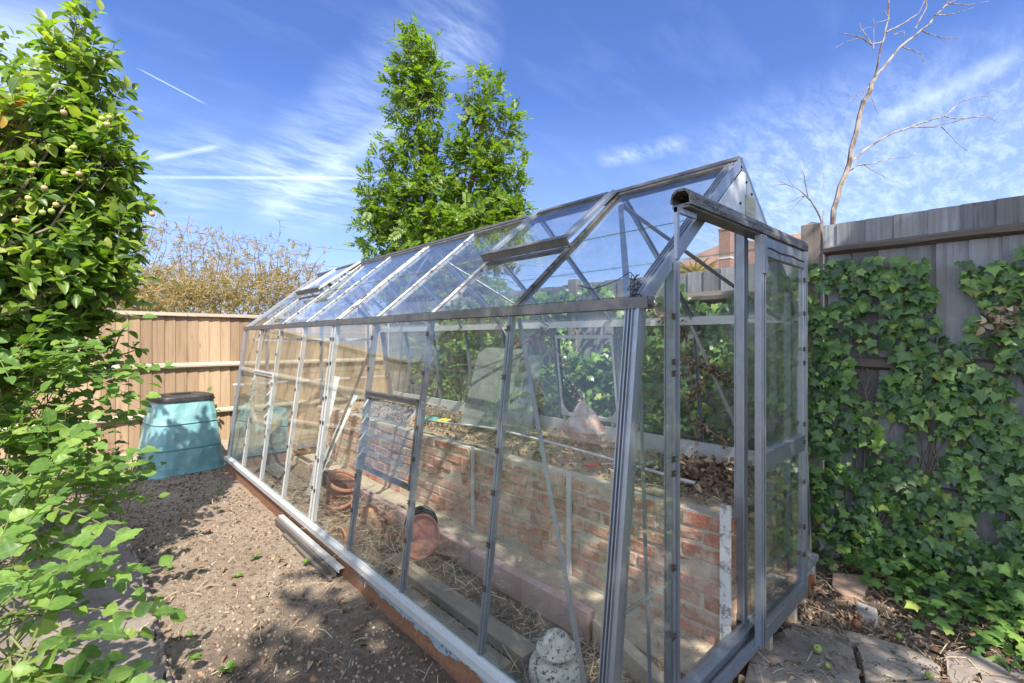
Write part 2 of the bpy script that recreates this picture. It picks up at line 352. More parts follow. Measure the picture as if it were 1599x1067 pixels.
M['apple_green'] = mat('fallen green apple', lambda t: pri(t, Base__Color=t.mix(t.remap(t.noise(obc(t), 25, 4), .5, .75), (.24, .29, .08), (.25, .20, .08)), Roughness=.35))
M['apple_rot'] = mat('rotten apple', lambda t: pri(t, Base__Color=(.22, .09, .045), Roughness=.45))
M['tiles'] = mat('mottled roof tiles', lambda t: pri(t, Base__Color=t.mix(t.remap(t.noise(obc(t), .9, 6, .7), .4, .66), (.22, .13, .10), (.34, .20, .145)), Roughness=.9,
    Normal=t.bump(t.n('ShaderNodeTexBrick', Vector=t.mapping(obc(t), (1, 1, 1)), Scale=2.5, Mortar__Size=.03).outputs['Fac'], .6, .05)))
def chim_b(t):
    c = obc(t); g = t.n('ShaderNodeNewGeometry'); s = t.n('ShaderNodeSeparateXYZ', Vector=c)
    v = t.n('ShaderNodeCombineXYZ', X=t.math('ADD', s.outputs[0], s.outputs[1]), Y=s.outputs[2], Z=0.0)
    br = t.n('ShaderNodeTexBrick', Vector=v, Color1=(.22, .11, .08), Color2=(.32, .17, .12), Mortar=(.38, .33, .29), Scale=4.4, Mortar__Size=.015)
    return pri(t, Base__Color=br.outputs[0], Roughness=.9)
M['chimney'] = mat('chimney brick', chim_b)
M['render_wall'] = mat('cream render', lambda t: pri(t, Base__Color=(.55, .5, .42), Roughness=.9))
M['lead'] = mat('pale lead flashing', lambda t: pri(t, Base__Color=(.5, .5, .5), Roughness=.6))
M['window'] = mat('dark window glass', lambda t: pri(t, Base__Color=(.03, .04, .05), Roughness=.08))
M['cable'] = mat('black cable', lambda t: pri(t, Base__Color=(.06, .06, .07), Roughness=.6))
M['felt'] = mat('maroon felt', lambda t: pri(t, Base__Color=(.06, .02, .02), Roughness=.7))

# ------------------------------------------------------------------ mesh helpers
class MB:
    def __init__(s): s.v = []; s.f = []; s.m = []
    def poly(s, vs, fs, mi=0):
        b = len(s.v); s.v += [tuple(v) for v in vs]; s.f += [tuple(b + i for i in f) for f in fs]; s.m += [mi] * len(fs); return s
    def box(s, lo, hi, mi=0):
        x0, y0, z0 = lo; x1, y1, z1 = hi
        return s.poly([(x0, y0, z0), (x1, y0, z0), (x1, y1, z0), (x0, y1, z0), (x0, y0, z1), (x1, y0, z1), (x1, y1, z1), (x0, y1, z1)],
                      [(0, 3, 2, 1), (4, 5, 6, 7), (0, 1, 5, 4), (1, 2, 6, 5), (2, 3, 7, 6), (3, 0, 4, 7)], mi)
    def pbox(s, o, u, v, n, mi=0, me=None):          # box spanned by three vectors from a corner; me = material of its thin edges
        o, u, v, n = map(Vector, (o, u, v, n)); b = len(s.v)
        s.v += [tuple(q) for q in (o, o + u, o + u + v, o + v, o + n, o + u + n, o + u + v + n, o + v + n)]
        fs = [(0, 3, 2, 1), (4, 5, 6, 7), (0, 1, 5, 4), (1, 2, 6, 5), (2, 3, 7, 6), (3, 0, 4, 7)]
        s.f += [tuple(b + i for i in f) for f in fs]; e_ = mi if me is None else me; s.m += [mi, mi, e_, mi, e_, mi]; return s
    def extrude(s, prof, p0, p1, up, mi=0):          # profile (u, v) swept from p0 to p1; v points along 'up'
        p0, p1 = Vector(p0), Vector(p1); t = (p1 - p0).normalized(); up = Vector(up); up = (up - t * up.dot(t)).normalized(); sd = t.cross(up)
        n = len(prof); b = len(s.v)
        for p in (p0, p1):
            for (u, v) in prof: s.v.append(tuple(p + sd * u + up * v))
        for i in range(n):
            j = (i + 1) % n; s.f.append((b + i, b + j, b + n + j, b + n + i)); s.m.append(mi)
        s.f.append(tuple(b + i for i in reversed(range(n)))); s.f.append(tuple(b + n + i for i in range(n))); s.m += [mi, mi]; return s
    def tube(s, pts, rad, n=6, mi=0):
        pts = [Vector(p) for p in pts]; b = len(s.v); k = len(pts)
        if not isinstance(rad, (list, tuple)): rad = [rad] * k
        ref = Vector((0.31, .77, .55)).normalized()
        for i, p in enumerate(pts):
            t = (pts[min(i + 1, k - 1)] - pts[max(i - 1, 0)])
            if t.length < 1e-7: t = Vector((0, 0, 1))
            t.normalize(); a = t.cross(ref)
            if a.length < .05: a = t.cross(Vector((1, 0, 0)))
            a.normalize(); c = t.cross(a)
            for j in range(n):
                an = 2 * math.pi * j / n; s.v.append(tuple(p + (a * math.cos(an) + c * math.sin(an)) * rad[i]))
        for i in range(k - 1):
            for j in range(n):
                j2 = (j + 1) % n; s.f.append((b + i * n + j, b + i * n + j2, b + (i + 1) * n + j2, b + (i + 1) * n + j)); s.m.append(mi)
        s.f.append(tuple(b + j for j in reversed(range(n)))); s.f.append(tuple(b + (k - 1) * n + j for j in range(n))); s.m += [mi, mi]; return s
    def lathe(s, prof, c=(0, 0, 0), n=24, mi=0, axis=None):
        b = len(s.v); k = len(prof); Q = Vector((0, 0, 1)).rotation_difference(Vector(axis)).to_matrix() if axis else Matrix.Identity(3)
        for (r, z) in prof:
            for j in range(n):
                an = 2 * math.pi * j / n; s.v.append(tuple(Vector(c) + Q @ Vector((r * math.cos(an), r * math.sin(an), z))))
        for i in range(k - 1):
            for j in range(n):
                j2 = (j + 1) % n; s.f.append((b + i * n + j, b + i * n + j2, b + (i + 1) * n + j2, b + (i + 1) * n + j)); s.m.append(mi)
        if prof[0][0] > 1e-5: s.f.append(tuple(b + j for j in reversed(range(n)))); s.m.append(mi)
        if prof[-1][0] > 1e-5: s.f.append(tuple(b + (k - 1) * n + j for j in range(n))); s.m.append(mi)
        return s
    def build(s, name, mats, parent=None, smooth=False, bevel=0):
        me = bpy.data.meshes.new(name); me.from_pydata(s.v, [], s.f)
        if not isinstance(mats, (list, tuple)): mats = [mats]
        for m_ in mats: me.materials.append(m_)
        me.polygons.foreach_set('material_index', s.m)
        if smooth: me.polygons.foreach_set('use_smooth', [True] * len(s.f))
        me.update(); o = link(name, me, parent)
        if bevel:
            bv = o.modifiers.new('bevel', 'BEVEL'); bv.width = bevel; bv.segments = 2; bv.limit_method = 'ANGLE'
        return o
def link(name, me, parent=None):
    o = bpy.data.objects.new(name, me); COL.objects.link(o)
    if parent is not None:
        o.parent = parent
        if parent.type == 'EMPTY': o.matrix_parent_inverse = Matrix.Translation(-parent.location)
    return o
def tag(o, label, cat, group=None, kind=None):
    o['label'] = label
    if cat: o['category'] = cat
    if group: o['group'] = group
    if kind: o['kind'] = kind
    return o
def empty(name, loc, label, cat, group=None):
    o = bpy.data.objects.new(name, None); COL.objects.link(o); o.location = loc; o.empty_display_size = .1
    return tag(o, label, cat, group)
def struct(o): o['kind'] = 'structure'; return o
def stuff(o, label=None, cat=None):
    o['kind'] = 'stuff'
    if label: o['label'] = label
    if cat: o['category'] = cat
    return o
def copy_obj(src, parent=None, loc=None, rot=None, scale=None):
    o = src.copy(); COL.objects.link(o)
    if parent is not None:
        o.parent = parent
        if parent.type == 'EMPTY': o.matrix_parent_inverse = Matrix.Translation(-parent.location)
    if loc is not None: o.location = loc
    if rot is not None: o.rotation_euler = rot
    if scale is not None: o.scale = scale
    return o

def norm(a): return a / np.maximum(np.linalg.norm(a, axis=-1, keepdims=True), 1e-9)
def frames(d, nrm):                               # d = leaf direction, nrm = approximate upper side
    d = norm(d); x = norm(np.cross(d, nrm)); z = np.cross(x, d)
    return np.stack([x, d, z], axis=-1)
def scatter(name, tmpl, pos, Rm, scl, mats, parent=None, smooth=False, mi=None):
    V, T = tmpl; V = np.array(V, float); T = np.array(T, int); N = len(pos)
    scl = np.asarray(scl, float); scl = scl[:, None] if scl.ndim == 1 else scl
    vv = np.einsum('nij,nkj->nki', Rm, V[None] * scl[:, None, :]) + pos[:, None, :]
    ff = (T[None] + (np.arange(N) * len(V))[:, None, None]).reshape(-1, T.shape[1])
    me = bpy.data.meshes.new(name); nv, nf, k = N * len(V), len(ff), T.shape[1]
    me.vertices.add(nv); me.vertices.foreach_set('co', vv.reshape(-1).astype(np.float32))
    me.loops.add(nf * k); me.loops.foreach_set('vertex_index', ff.reshape(-1).astype(np.int32))
    me.polygons.add(nf); me.polygons.foreach_set('loop_start', (np.arange(nf) * k).astype(np.int32))
    me.polygons.foreach_set('loop_total', np.full(nf, k, np.int32))
    if smooth: me.polygons.foreach_set('use_smooth', np.ones(nf, bool))
    if not isinstance(mats, (list, tuple)): mats = [mats]
    for m_ in mats: me.materials.append(m_)
    if mi is not None: me.polygons.foreach_set('material_index', np.repeat(np.asarray(mi, np.int32), len(T)))
    ua = me.attributes.new('leafuv', 'FLOAT_VECTOR', 'POINT'); ua.data.foreach_set('vector', np.tile(V.astype(np.float32), (N, 1)).reshape(-1))
    me.update(calc_edges=True)
    return link(name, me, parent)
def rvec(n): return norm(rng.normal(size=(n, 3)))

# leaf shapes: y along the leaf, z up
def oval(wd=.28, fold=.10, droop=.18):
    ys = [0, .18, .42, .68, .88, 1.0]; ws = [0, .62, 1.0, .82, .42, 0]
    V = []; T = []
    for y, q in zip(ys, ws):
        zc = -droop * y * y; V += [(-q * wd, y, zc + fold * q), (0, y, zc), (q * wd, y, zc + fold * q)]
    for i in range(len(ys) - 1):
        a = i * 3; b_ = a + 3
        for c in (0, 1):
            if ws[i] == 0: T += [(a + 1, b_ + 1 + c, b_ + c)]
            elif ws[i + 1] == 0: T += [(a + c, a + c + 1, b_ + 1)]
            else: T += [(a + c, a + c + 1, b_ + c + 1), (a + c, b_ + c + 1, b_ + c)]
    return V, T
def oval2(wd, fold, droop):
    n = 11; V = []; T = []; ws = []
    for i in range(n):
        y = i / (n - 1); q = (math.sin(math.pi * y ** .78) ** .85) if 0 < i < n - 1 else 0; q *= (1.035 if i % 2 else .965); ws.append(q)
        zc = -droop * y * y; w_ = .03 * math.sin(i * 2.1); V += [(-q * wd, y + .012 * (i % 2), zc + fold * q + w_), (0, y, zc), (q * wd, y + .012 * (i % 2), zc + fold * q - w_)]
    for i in range(n - 1):
        a = i * 3; b_ = a + 3
        for c in (0, 1):
            if ws[i] == 0: T += [(a + 1, b_ + 1 + c, b_ + c)]
            elif ws[i + 1] == 0: T += [(a + c, a + c + 1, b_ + 1)]
            else: T += [(a + c, a + c + 1, b_ + c + 1), (a + c, b_ + c + 1, b_ + c)]
    return V, T
LEAF = oval(); LEAFW = oval2(.36, .12, .25); LEAFN = oval(.17, .05, .15)
def ivy_leaf():
    o = [(0, 0, 0), (.20, -.14, -.05), (.40, -.03, -.07), (.36, .16, -.02), (.56, .40, -.10), (.33, .48, -.01), (.20, .66, -.03), (0, 1.0, -.12)]
    pts = o + [(-x, y, z) for (x, y, z) in reversed(o[1:-1])]
    V = [(0, .33, .05)] + pts; n = len(pts)
    return V, [(0, i + 1, (i + 1) % n + 1) for i in range(n)]
IVY = ivy_leaf()
def pinnate(n=4, lw=.075, ll=.34, spread=62):
    V = []; T = []
    def add(px, py, ang):
        b = len(V); c, s_ = math.cos(ang), math.sin(ang)
        for (x, y, z) in ((0, 0, 0), (-lw, ll * .42, .02), (0, ll * .45, -.01), (lw, ll * .42, .02), (0, ll, -.04)):
            V.append((px + x * c + y * s_, py - x * s_ + y * c, z - .10 * py * py))
        T.extend([(b, b + 2, b + 1), (b, b + 3, b + 2), (b + 1, b + 2, b + 4), (b + 2, b + 3, b + 4)])
    for i in range(n):
        y = .25 + .62 * i / n
        add(0, y, math.radians(spread)); add(0, y, -math.radians(spread))
    add(0, .86, 0); return V, T
PIN = pinnate(4, .105, .36, 60)

# ------------------------------------------------------------------ ground
def gz(x, y):
    if 1.10 < x < 3.16 and .80 < y < 5.82: return .012 * noise.noise(Vector((x * 6, y * 6, 3)))
    h = .02 * noise.noise(Vector((x * 1.3, y * 1.3, 0))) + .014 * noise.noise(Vector((x * 5, y * 5, 7))) + .010 * abs(noise.noise(Vector((x * 14, y * 14, 2)))) + .005 * noise.noise(Vector((x * 30, y * 30, 5)))
    return h
def axis(lo, hi, st, far):
    a = list(np.arange(lo, hi + 1e-6, st)); out = []; d = st; q = lo
    while q > -far: d *= 1.5; q -= d; out.append(q)
    pre = out[::-1]; out = []; d = st; q = hi
    while q < far: d *= 1.5; q += d; out.append(q)
    return pre + a + out
gx, gy = axis(-2.2, 4.2, .035, 900), axis(-.6, 7.2, .035, 900)
gv = [(x, y, gz(x, y) if (-2.3 < x < 4.3 and -.7 < y < 7.3) else 0) for y in gy for x in gx]
nx = len(gx); gf = [(j * nx + i, j * nx + i + 1, (j + 1) * nx + i + 1, (j + 1) * nx + i) for j in range(len(gy) - 1) for i in range(nx - 1)]
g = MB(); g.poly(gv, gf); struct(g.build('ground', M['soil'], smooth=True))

# worn concrete path on the left, edged by a root-like log border
pth = [G(265, 1110), G(252, 1030), G(232, 940), G(214, 880), G(190, 835), G(150, 800), G(100, 830), G(40, 900), G(-30, 980), G(-60, 1110)]
_p = []
for a_, b_ in zip(pth, pth[1:] + pth[:1]):
    for k in range(8):
        q_ = a_.lerp(b_, k / 8); j_ = .028 * noise.noise(Vector((q_.x * 9, q_.y * 9, 2))) + .012 * noise.noise(Vector((q_.x * 30, q_.y * 30, 5))); _p.append(Vector((q_.x + j_, q_.y + j_ * .4, 0)))
pth = _p
m = MB(); n_ = len(pth)
m.poly([(p.x, p.y, .022) for p in pth] + [(p.x, p.y, -.05) for p in pth], [tuple(range(n_))[::-1]] + [(i, (i + 1) % n_, n_ + (i + 1) % n_, n_ + i) for i in range(n_)])
# fan orientation guard: the top must face up
o = m.build('path', M['path']); struct(o)

# soil heap in the raised bed, sandy strip between kerb and wall
XW, ZW = 2.07, .64
bx, by = list(np.arange(XW + .06, 3.06, .035)), list(np.arange(.86, 5.72, .035))
bv = [(x, y, ZW - .02 + .035 * noise.noise(Vector((x * 3, y * 3, 9))) + .015 * noise.noise(Vector((x * 13, y * 13, 1))) - .0 * x) for y in by for x in bx]
nb = len(bx); m = MB(); m.poly(bv, [(j * nb + i, j * nb + i + 1, (j + 1) * nb + i + 1, (j + 1) * nb + i) for j in range(len(by) - 1) for i in range(nb - 1)])
m.box((XW + .06, .86, .0), (3.05, 5.70, ZW - .10)); struct(m.build('bed_soil', M['soil_bed'], smooth=False))
m = MB(); m.box((1.80, .87, -.02), (XW + .03, 5.70, .062)); struct(m.build('sandy_strip', M['sand']))

# ------------------------------------------------------------------ greenhouse
GY0, BAY, NB = .829, .62, 8
GY1 = GY0 + BAY * NB
XB0, XB1, XE0, XE1, XC = 1.16, 3.14, 1.333, 2.957, 2.130
ZS, ZE, ZR = .16, 1.544, 2.205
gh = empty('greenhouse', (XC, (GY0 + GY1) / 2, 0), 'aluminium framed greenhouse with dusty glass, open roof vents and sliding door', 'greenhouse')
SB0, SE0, SB1, SE1 = Vector((XB0, 0, ZS)), Vector((XE0, 0, ZE)), Vector((XB1, 0, ZS)), Vector((XE1, 0, ZE))
RG = Vector((XC, 0, ZR))
def Y(v, y): return Vector((v.x, y, v.z))
BAR = [(-0.012, 0.004), (-0.012, 0.009), (-0.0072, 0.009), (-0.0056, 0.005), (-0.0024, 0.005), (-0.0024, 0.011), (0.0024, 0.011), (0.0024, 0.005), (0.0056, 0.005), (0.0072, 0.009), (0.012, 0.009), (0.012, 0.004), (0.0024, 0.003), (0.0024, -0.026), (-0.0024, -0.026), (-0.0024, 0.003)]
BARW = [(-0.0187, 0.004), (-0.0187, 0.01), (-0.0136, 0.01), (-0.0119, 0.006), (-0.0034, 0.006), (-0.0034, 0.013), (0.0034, 0.013), (0.0034, 0.006), (0.0119, 0.006), (0.0136, 0.01), (0.0187, 0.01), (0.0187, 0.004), (0.0034, 0.003), (0.0034, -0.034), (0.0085, -0.034), (0.0085, -0.038), (-0.0085, -0.038), (-0.0085, -0.034), (-0.0034, -0.034), (-0.0034, 0.003)]
POST = [(-.028, -.004), (-.028, .012), (-.024, .012), (-.022, .003), (-.016, .003), (-.014, .014), (-.010, .014), (-.008, .003), (-.003, .003), (-.001, .015), (.003, .015), (.005, .007), (.016, .007), (.018, .015), (.027, .015), (.027, -.030), (.021, -.030), (.021, -.004)]
L_ = [(0, 0), (.045, 0), (.045, .004), (.004, .004), (.004, .045), (0, .045)]

# plinth and sills
m = MB()
for (a, b_) in (((XB0 - .012, GY0 - .02, -.03), (XB0 + .022, GY1 + .02, .125)), ((XB1 - .022, GY0 - .02, -.03), (XB1 + .012, GY1 + .02, .125))): m.box(a, b_)
m.box((XB0 + .022, GY0 - .02, -.03), (XB1 - .022, GY0 + .014, .121)); m.box((XB0 + .022, GY1 - .014, -.03), (XB1 - .022, GY1 + .02, .121))
m.build('base_plinth', M['rust'], gh)
SILL = [(-.030, -.034), (-.030, -.016), (-.014, -.014), (-.014, .000), (.002, .002), (.002, .012), (.010, .012), (.010, .002), (.034, .0), (.034, -.034)]
m = MB(); m.extrude([(-u, v) for u, v in SILL][::-1], (XB0, GY0 - .03, ZS), (XB0, GY1 + .03, ZS), (0, 0, 1)); m.build('sill_rail', M['alu_pale'], gh)
m = MB(); m.extrude(SILL, (XB1, GY0 - .03, ZS), (XB1, GY1 + .03, ZS), (0, 0, 1)); m.build('sill_rail', M['alu'], gh)
m = MB(); m.extrude(SILL, (XB0 + .03, GY0, ZS), (XB1 - .03, GY0, ZS), (0, 0, 1)); m.box((1.52, GY0 - .075, ZS - .06), (2.78, GY0 - .034, ZS - .040)); m.box((1.52, GY0 - .060, ZS - .040), (2.78, GY0 - .054, ZS - .022)); m.build('sill_rail', M['alu'], gh)
m = MB(); m.extrude(SILL, (XB0 + .03, GY1, ZS), (XB1 - .03, GY1, ZS), (0, 0, 1)); m.build('sill_rail', M['alu'], gh)

def side_dirs(side):
    b_, e = (SB0, SE0) if side == 0 else (SB1, SE1)
    s_ = (e - b_); n = Vector((-s_.z, 0, s_.x)).normalized() if side == 0 else Vector((s_.z, 0, -s_.x)).normalized()
    return b_, e, s_, n
def roof_dirs(side):
    e = SE0 if side == 0 else SE1; s_ = RG - e
    n = Vector((-s_.z, 0, s_.x)).normalized() if side == 0 else Vector((s_.z, 0, -s_.x)).normalized()
    return e, s_, n
def clip(mm, p, t, n):                            # a small wire clip: flat body with two prongs
    sd = t.cross(n).normalized()
    mm.pbox(p - sd * .009 - t * .011, sd * .018, t * .022, n * .004)
    mm.pbox(p - sd * .012 - t * .008 + n * .004, sd * .024, t * .004, n * .004); mm.pbox(p - sd * .012 + t * .005 + n * .004, sd * .024, t * .004, n * .004)
cliplist = [.17, .30, .47, .60, .80, .93]
for side in (0, 1):
    b_, e, s_, n = side_dirs(side); t = s_.normalized()
    for i in range(0, NB + 1):
        y = GY0 + BAY * i
        if i in (0, NB):
            yy = y + (.026 if i == 0 else -.026)
            m = MB(); pr = POST if (i == 0) == (side == 0) else [(-u, v) for u, v in POST][::-1]
            m.extrude(pr, Y(b_, yy), Y(e, yy), n); bar = m.build('corner_post', M['alu'], gh); xs = [y + (.01 if i == 0 else -.01)]
        else:
            ys = [y - .024, y + .024] if i == 4 else [y]
            for q in ys:
                m = MB(); m.extrude(BAR, Y(b_, q) + t * .01, Y(e, q) - t * .012, n); bar = m.build('glazing_bar', M['alu_pale'] if (side == 0 and i > 3) else M['alu'], gh)  # paler tone of the far bars paints in the sunlight on them
            xs = ys
        if side == 0 and i > 0:
            for q in xs:
                for k in (cliplist if i < 8 else cliplist[::2]):
                    mm = MB(); clip(mm, Y(b_ + s_ * (k + .02 * math.sin(q * 9 + k * 7)), q) + n * .009, t, n); mm.build('glazing_clip', M['clip'], bar)
# bolts heads on inside omitted from far side: not visible

# eaves, ridge
EAVE = [(-.022, -.026), (-.029, -.020), (-.029, -.006), (-.022, -.004), (-.022, .003), (-.029, .005), (-.029, .012), (-.022, .016), (-.018, .010), (-.014, .010), (-.012, .000), (.012, .004), (.014, .012), (.020, .012), (.020, -.024), (.014, -.024), (.014, -.010), (-.018, -.014)]
m = MB(); m.extrude([(-u, v) for u, v in EAVE][::-1], (XE0, GY0 - .03, ZE), (XE0, GY1 + .03, ZE), (0, 0, 1)); m.build('eave_gutter', M['alu_dark'], gh)
m = MB(); m.extrude(EAVE, (XE1, GY0 - .03, ZE), (XE1, GY1 + .03, ZE), (0, 0, 1)); m.box((XE1 - .045, GY0 + .03, ZE - .030), (XE1 - .022, GY1 - .03, ZE + .022)); m.build('eave_gutter', M['alu_pale'], gh)
m = MB(); RP = [(-.040, -.030), (-.044, -.022), (-.036, -.016), (-.034, -.010), (-.038, -.004), (-.024, .002), (-.020, .004), (-.018, .016), (-.010, .016), (-.008, .008), (.008, .008), (.010, .016), (.018, .016), (.020, .004), (.024, .002), (.038, -.004), (.034, -.010), (.036, -.016), (.044, -.022), (.040, -.030), (.006, -.002), (.006, -.045), (-.006, -.045), (-.006, -.002)]
m.extrude(RP, (XC, GY0 + .002, ZR), (XC, GY1 + .03, ZR), (0, 0, 1)); m.build('ridge_beam', M['alu_dark'], gh)

# rafters
for side in (0, 1):
    e, s_, n = roof_dirs(side); t = s_.normalized(); ln = s_.length
    for i in range(0, NB + 1):
        y = GY0 + BAY * i
        if i in (0, NB):
            m = MB(); yy = y + (.026 if i == 0 else -.026); pr = POST if (i == 0) == (side == 0) else [(-u, v) for u, v in POST][::-1]
            m.extrude(pr, Y(e, yy) + t * .012, Y(RG, yy) - t * .012, n); m.build('gable_rafter', M['alu'], gh); continue
        for q in ([y - .026, y + .026] if i == 4 else [y]):
            m = MB(); m.extrude(BAR, Y(e, q) + t * .02, Y(RG, q) - t * .028, n)
            m.build('rafter_bar', (M['alu_shade_spots'] if i == 1 else M['alu_roof']) if side == 0 else M['alu'], gh)

# panes
def pane(name, par, o_, u, v, n, mm='glass', th=.003):
    m = MB(); m.pbox(o_, u, v, n * th, 0, 1); return m.build(name, [M[mm], M['glass_edge']], par)
for side in (0, 1):
    b_, e, s_, n = side_dirs(side); t = s_.normalized(); ln = s_.length
    for i in range(NB):
        y0, y1 = GY0 + BAY * i + .006, GY0 + BAY * (i + 1) - .006
        if i == 0: y0 += .032
        if i == NB - 1: y1 -= .032
        for k, (a, c) in enumerate(((.012, .465), (.455, .925), (.915, ln - .02))):
            if side == 0 and i in (2, 6) and k == 1: continue
            if side == 1 and i == 2 and k > 0: continue
            off = n * (-.002 + .0042 * k)
            pane('side_pane', gh, Y(b_, y0) + t * a + off, Vector((0, y1 - y0, 0)), t * (c - a), n, 'glass' if side == 0 else 'glass_dirty')
    e, s_, n = roof_dirs(side); t = s_.normalized(); ln = s_.length
    for i in range(NB):
        y0, y1 = GY0 + BAY * i + .006, GY0 + BAY * (i + 1) - .006
        if i == 0: y0 += .032
        if i == NB - 1: y1 -= .032
        for k, (a, c) in enumerate(((.03, .54), (.53, ln - .035))):
            if side == 0 and i in (1, 6) and k == 1: continue
            pane('roof_pane', gh, Y(e, y0) + t * a + n * (-.002 + .0042 * k), Vector((0, y1 - y0, 0)), t * (c - a), n, 'glass_roof')

# roof vents, hinged at the ridge and a little open
for i, opn in ((1, 1.6), (6, 4.0)):
    e, s_, n = roof_dirs(0); t = s_.normalized(); ln = s_.length
    y0, y1 = GY0 + BAY * i - .004, GY0 + BAY * (i + 1) + .004
    rot = Matrix.Rotation(R(opn), 3, 'Y'); hinge = Vector((XC, 0, ZR)) + n * .022 - t * .03
    dn = rot @ (-t); vn = rot @ n; Lv = ln * .5
    fw_ = .060 if i == 1 else .046
    m = MB(); m.pbox(Y(hinge, y0 + fw_), Vector((0, y1 - y0 - 2 * fw_, 0)), dn * .034, vn * .016); v_ = m.build('roof_vent', M['alu_dark'], gh)
    for q in (y0, y1 - fw_):
        m = MB(); m.pbox(Y(hinge, q), Vector((0, fw_, 0)), dn * Lv, vn * .013); m.pbox(Y(hinge, q + .018) + vn * .0128, Vector((0, .008, 0)), dn * Lv, vn * .007)
        m.build('vent_side_rail', M['alu'] if i == 1 else M['alu_pale'], v_)
    m = MB(); m.pbox(Y(hinge, y0 - .006) + dn * (Lv + .001) - vn * .022, Vector((0, y1 - y0 + .012, 0)), dn * .006, vn * .040)
    m.pbox(Y(hinge, y0 - .006) + dn * (Lv - .026) + vn * .0195, Vector((0, y1 - y0 + .012, 0)), dn * .032, vn * .004)
    m.build('vent_bottom_rail', M['alu_dark'], v_)
    pane('vent_pane', v_, Y(hinge, y0 + fw_ - .004) + dn * .034 + vn * .004, Vector((0, y1 - y0 - 2 * fw_ + .008, 0)), dn * (Lv - .036), vn, 'glass_roof')
    m = MB(); m.tube([Y(e, (y0 + y1) / 2) + t * .52 - n * .03, Y(hinge, (y0 + y1) / 2) + dn * (Lv - .02) - vn * .01], .006, 6); m.build('vent_stay', M['alu_dark'], v_)
    # trimmer bar below the opening
    m = MB(); m.extrude([(-.012, -.012), (-.012, .006), (.012, .006), (.012, -.012)], Y(e, y0 + .02) + t * (ln - Lv - .035), Y(e, y1 - .02) + t * (ln - Lv - .035), n); m.build('trimmer_bar', M['alu_dark'], gh)

# louvre vents in the near side
for i in (2, 6):
    b_, e, s_, n = side_dirs(0); t = s_.normalized(); y0, y1 = GY0 + BAY * i + .016, GY0 + BAY * (i + 1) - .016
    m = MB(); a0, a1 = .50, .925
    m.pbox(Y(b_, y0) + t * a0 - n * .012, Vector((0, y1 - y0, 0)), t * .020, n * .026, 0); m.pbox(Y(b_, y0) + t * (a1 - .002) - n * .012, Vector((0, y1 - y0, 0)), t * .026, n * .028)
    m.pbox(Y(b_, y0) + t * (a1 + .024) - n * .008, Vector((0, y1 - y0, 0)), t * .008, n * .034)
    for q in (y0, y1 - .016): m.pbox(Y(b_, q) + t * (a0 + .020) - n * .018, Vector((0, .016, 0)), t * (a1 - a0 - .022), n * .028)
    lv = m.build('louvre_vent', M['alu_dark'] if i == 2 else M['alu_pale'], gh)
    for k in range(4):
        p = Y(b_, y0 + .018) + t * (a0 + .115 + k * .1) + n * .0; bd = Vector((-.62, 0, -.785))
        m = MB(); vn = bd.cross(Vector((0, 1, 0))).normalized()
        m.pbox(p, Vector((0, y1 - y0 - .036, 0)), bd * .118, vn * .004, 0, 1); m.build('louvre_blade', [M['glass_dirty'], M['glass_edge']], lv)
        for q in (y0 + .016, y1 - .020):
            m = MB(); m.pbox(Y(p, q) - bd * .006 - vn * .003, Vector((0, .003, 0)), bd * .07, vn * .008); m.build('blade_clip', M['alu_pale'], lv)
# far side: the louvre is gone, only its frame with corner plates is left
b_, e, s_, n = side_dirs(1); t = s_.normalized(); y0, y1 = GY0 + BAY * 2 + .016, GY0 + BAY * 3 - .016
m = MB(); a0, a1 = .62, 1.28
m.pbox(Y(b_, y0) + t * a0 - n * .02, Vector((0, y1 - y0, 0)), t * .026, n * .018); m.pbox(Y(b_, y0) + t * a1 - n * .02, Vector((0, y1 - y0, 0)), t * .026, n * .018)
for q in (y0, y1 - .022): m.pbox(Y(b_, q) + t * (a0 + .026) - n * .02, Vector((0, .022, 0)), t * (a1 - a0 - .026), n * .018)
for q, sg in ((y0 + .022, 1), (y1 - .022, -1)):
    for (aa, sv) in ((a0 + .026, 1),):
        p = Y(b_, q) + t * aa - n * .016
        m.poly([p, p + Vector((0, sg * .06, 0)), p + t * .07 * sv, p - n * .005, p + Vector((0, sg * .06, 0)) - n * .005, p + t * .07 * sv - n * .005], [(0, 1, 2), (5, 4, 3), (0, 3, 4, 1), (1, 4, 5, 2), (2, 5, 3, 0)])
ef = m.build('empty_vent_frame', M['alu_pale'], gh)
m = MB(); m.pbox(Y(b_, y1 - .036) + t * (a0 + .03) - n * .014, Vector((0, .012, 0)), t * (a1 - a0 - .034), n * .012); m.build('rubber_gasket', M['rubber'], ef)

# diagonal braces (flat bars just inside the glass)
def brace(pa, pb, n, wd=.022, mm='alu', par=None):
    m = MB(); m.extrude([(-wd / 2, -.003), (-wd / 2, .001), (wd / 2, .001), (wd / 2, -.003)], pa, pb, n); m.build('brace', M[mm], par or gh)
for side in (0, 1):
    b_, e, s_, n = side_dirs(side); inn = -n * .040
    for (ya, yb) in ((GY0 + BAY, GY0 + .10), (GY1 - BAY, GY1 - .10)): brace(Y(e, ya) + inn - Vector((0, 0, .03)), Y(b_, yb) + inn + Vector((0, 0, .03)), n)
    e, s_, n = roof_dirs(side); inn = -n * .045; t = s_.normalized()
    for (ya, yb) in ((GY0 + BAY, GY0 + .09), (GY1 - BAY, GY1 - .09), (GY0 + 4 * BAY, GY0 + 3 * BAY), (GY0 + 4 * BAY, GY0 + 5 * BAY)): brace(Y(RG, ya) + inn - t * .05, Y(e, yb) + inn + t * .04, n, .026)
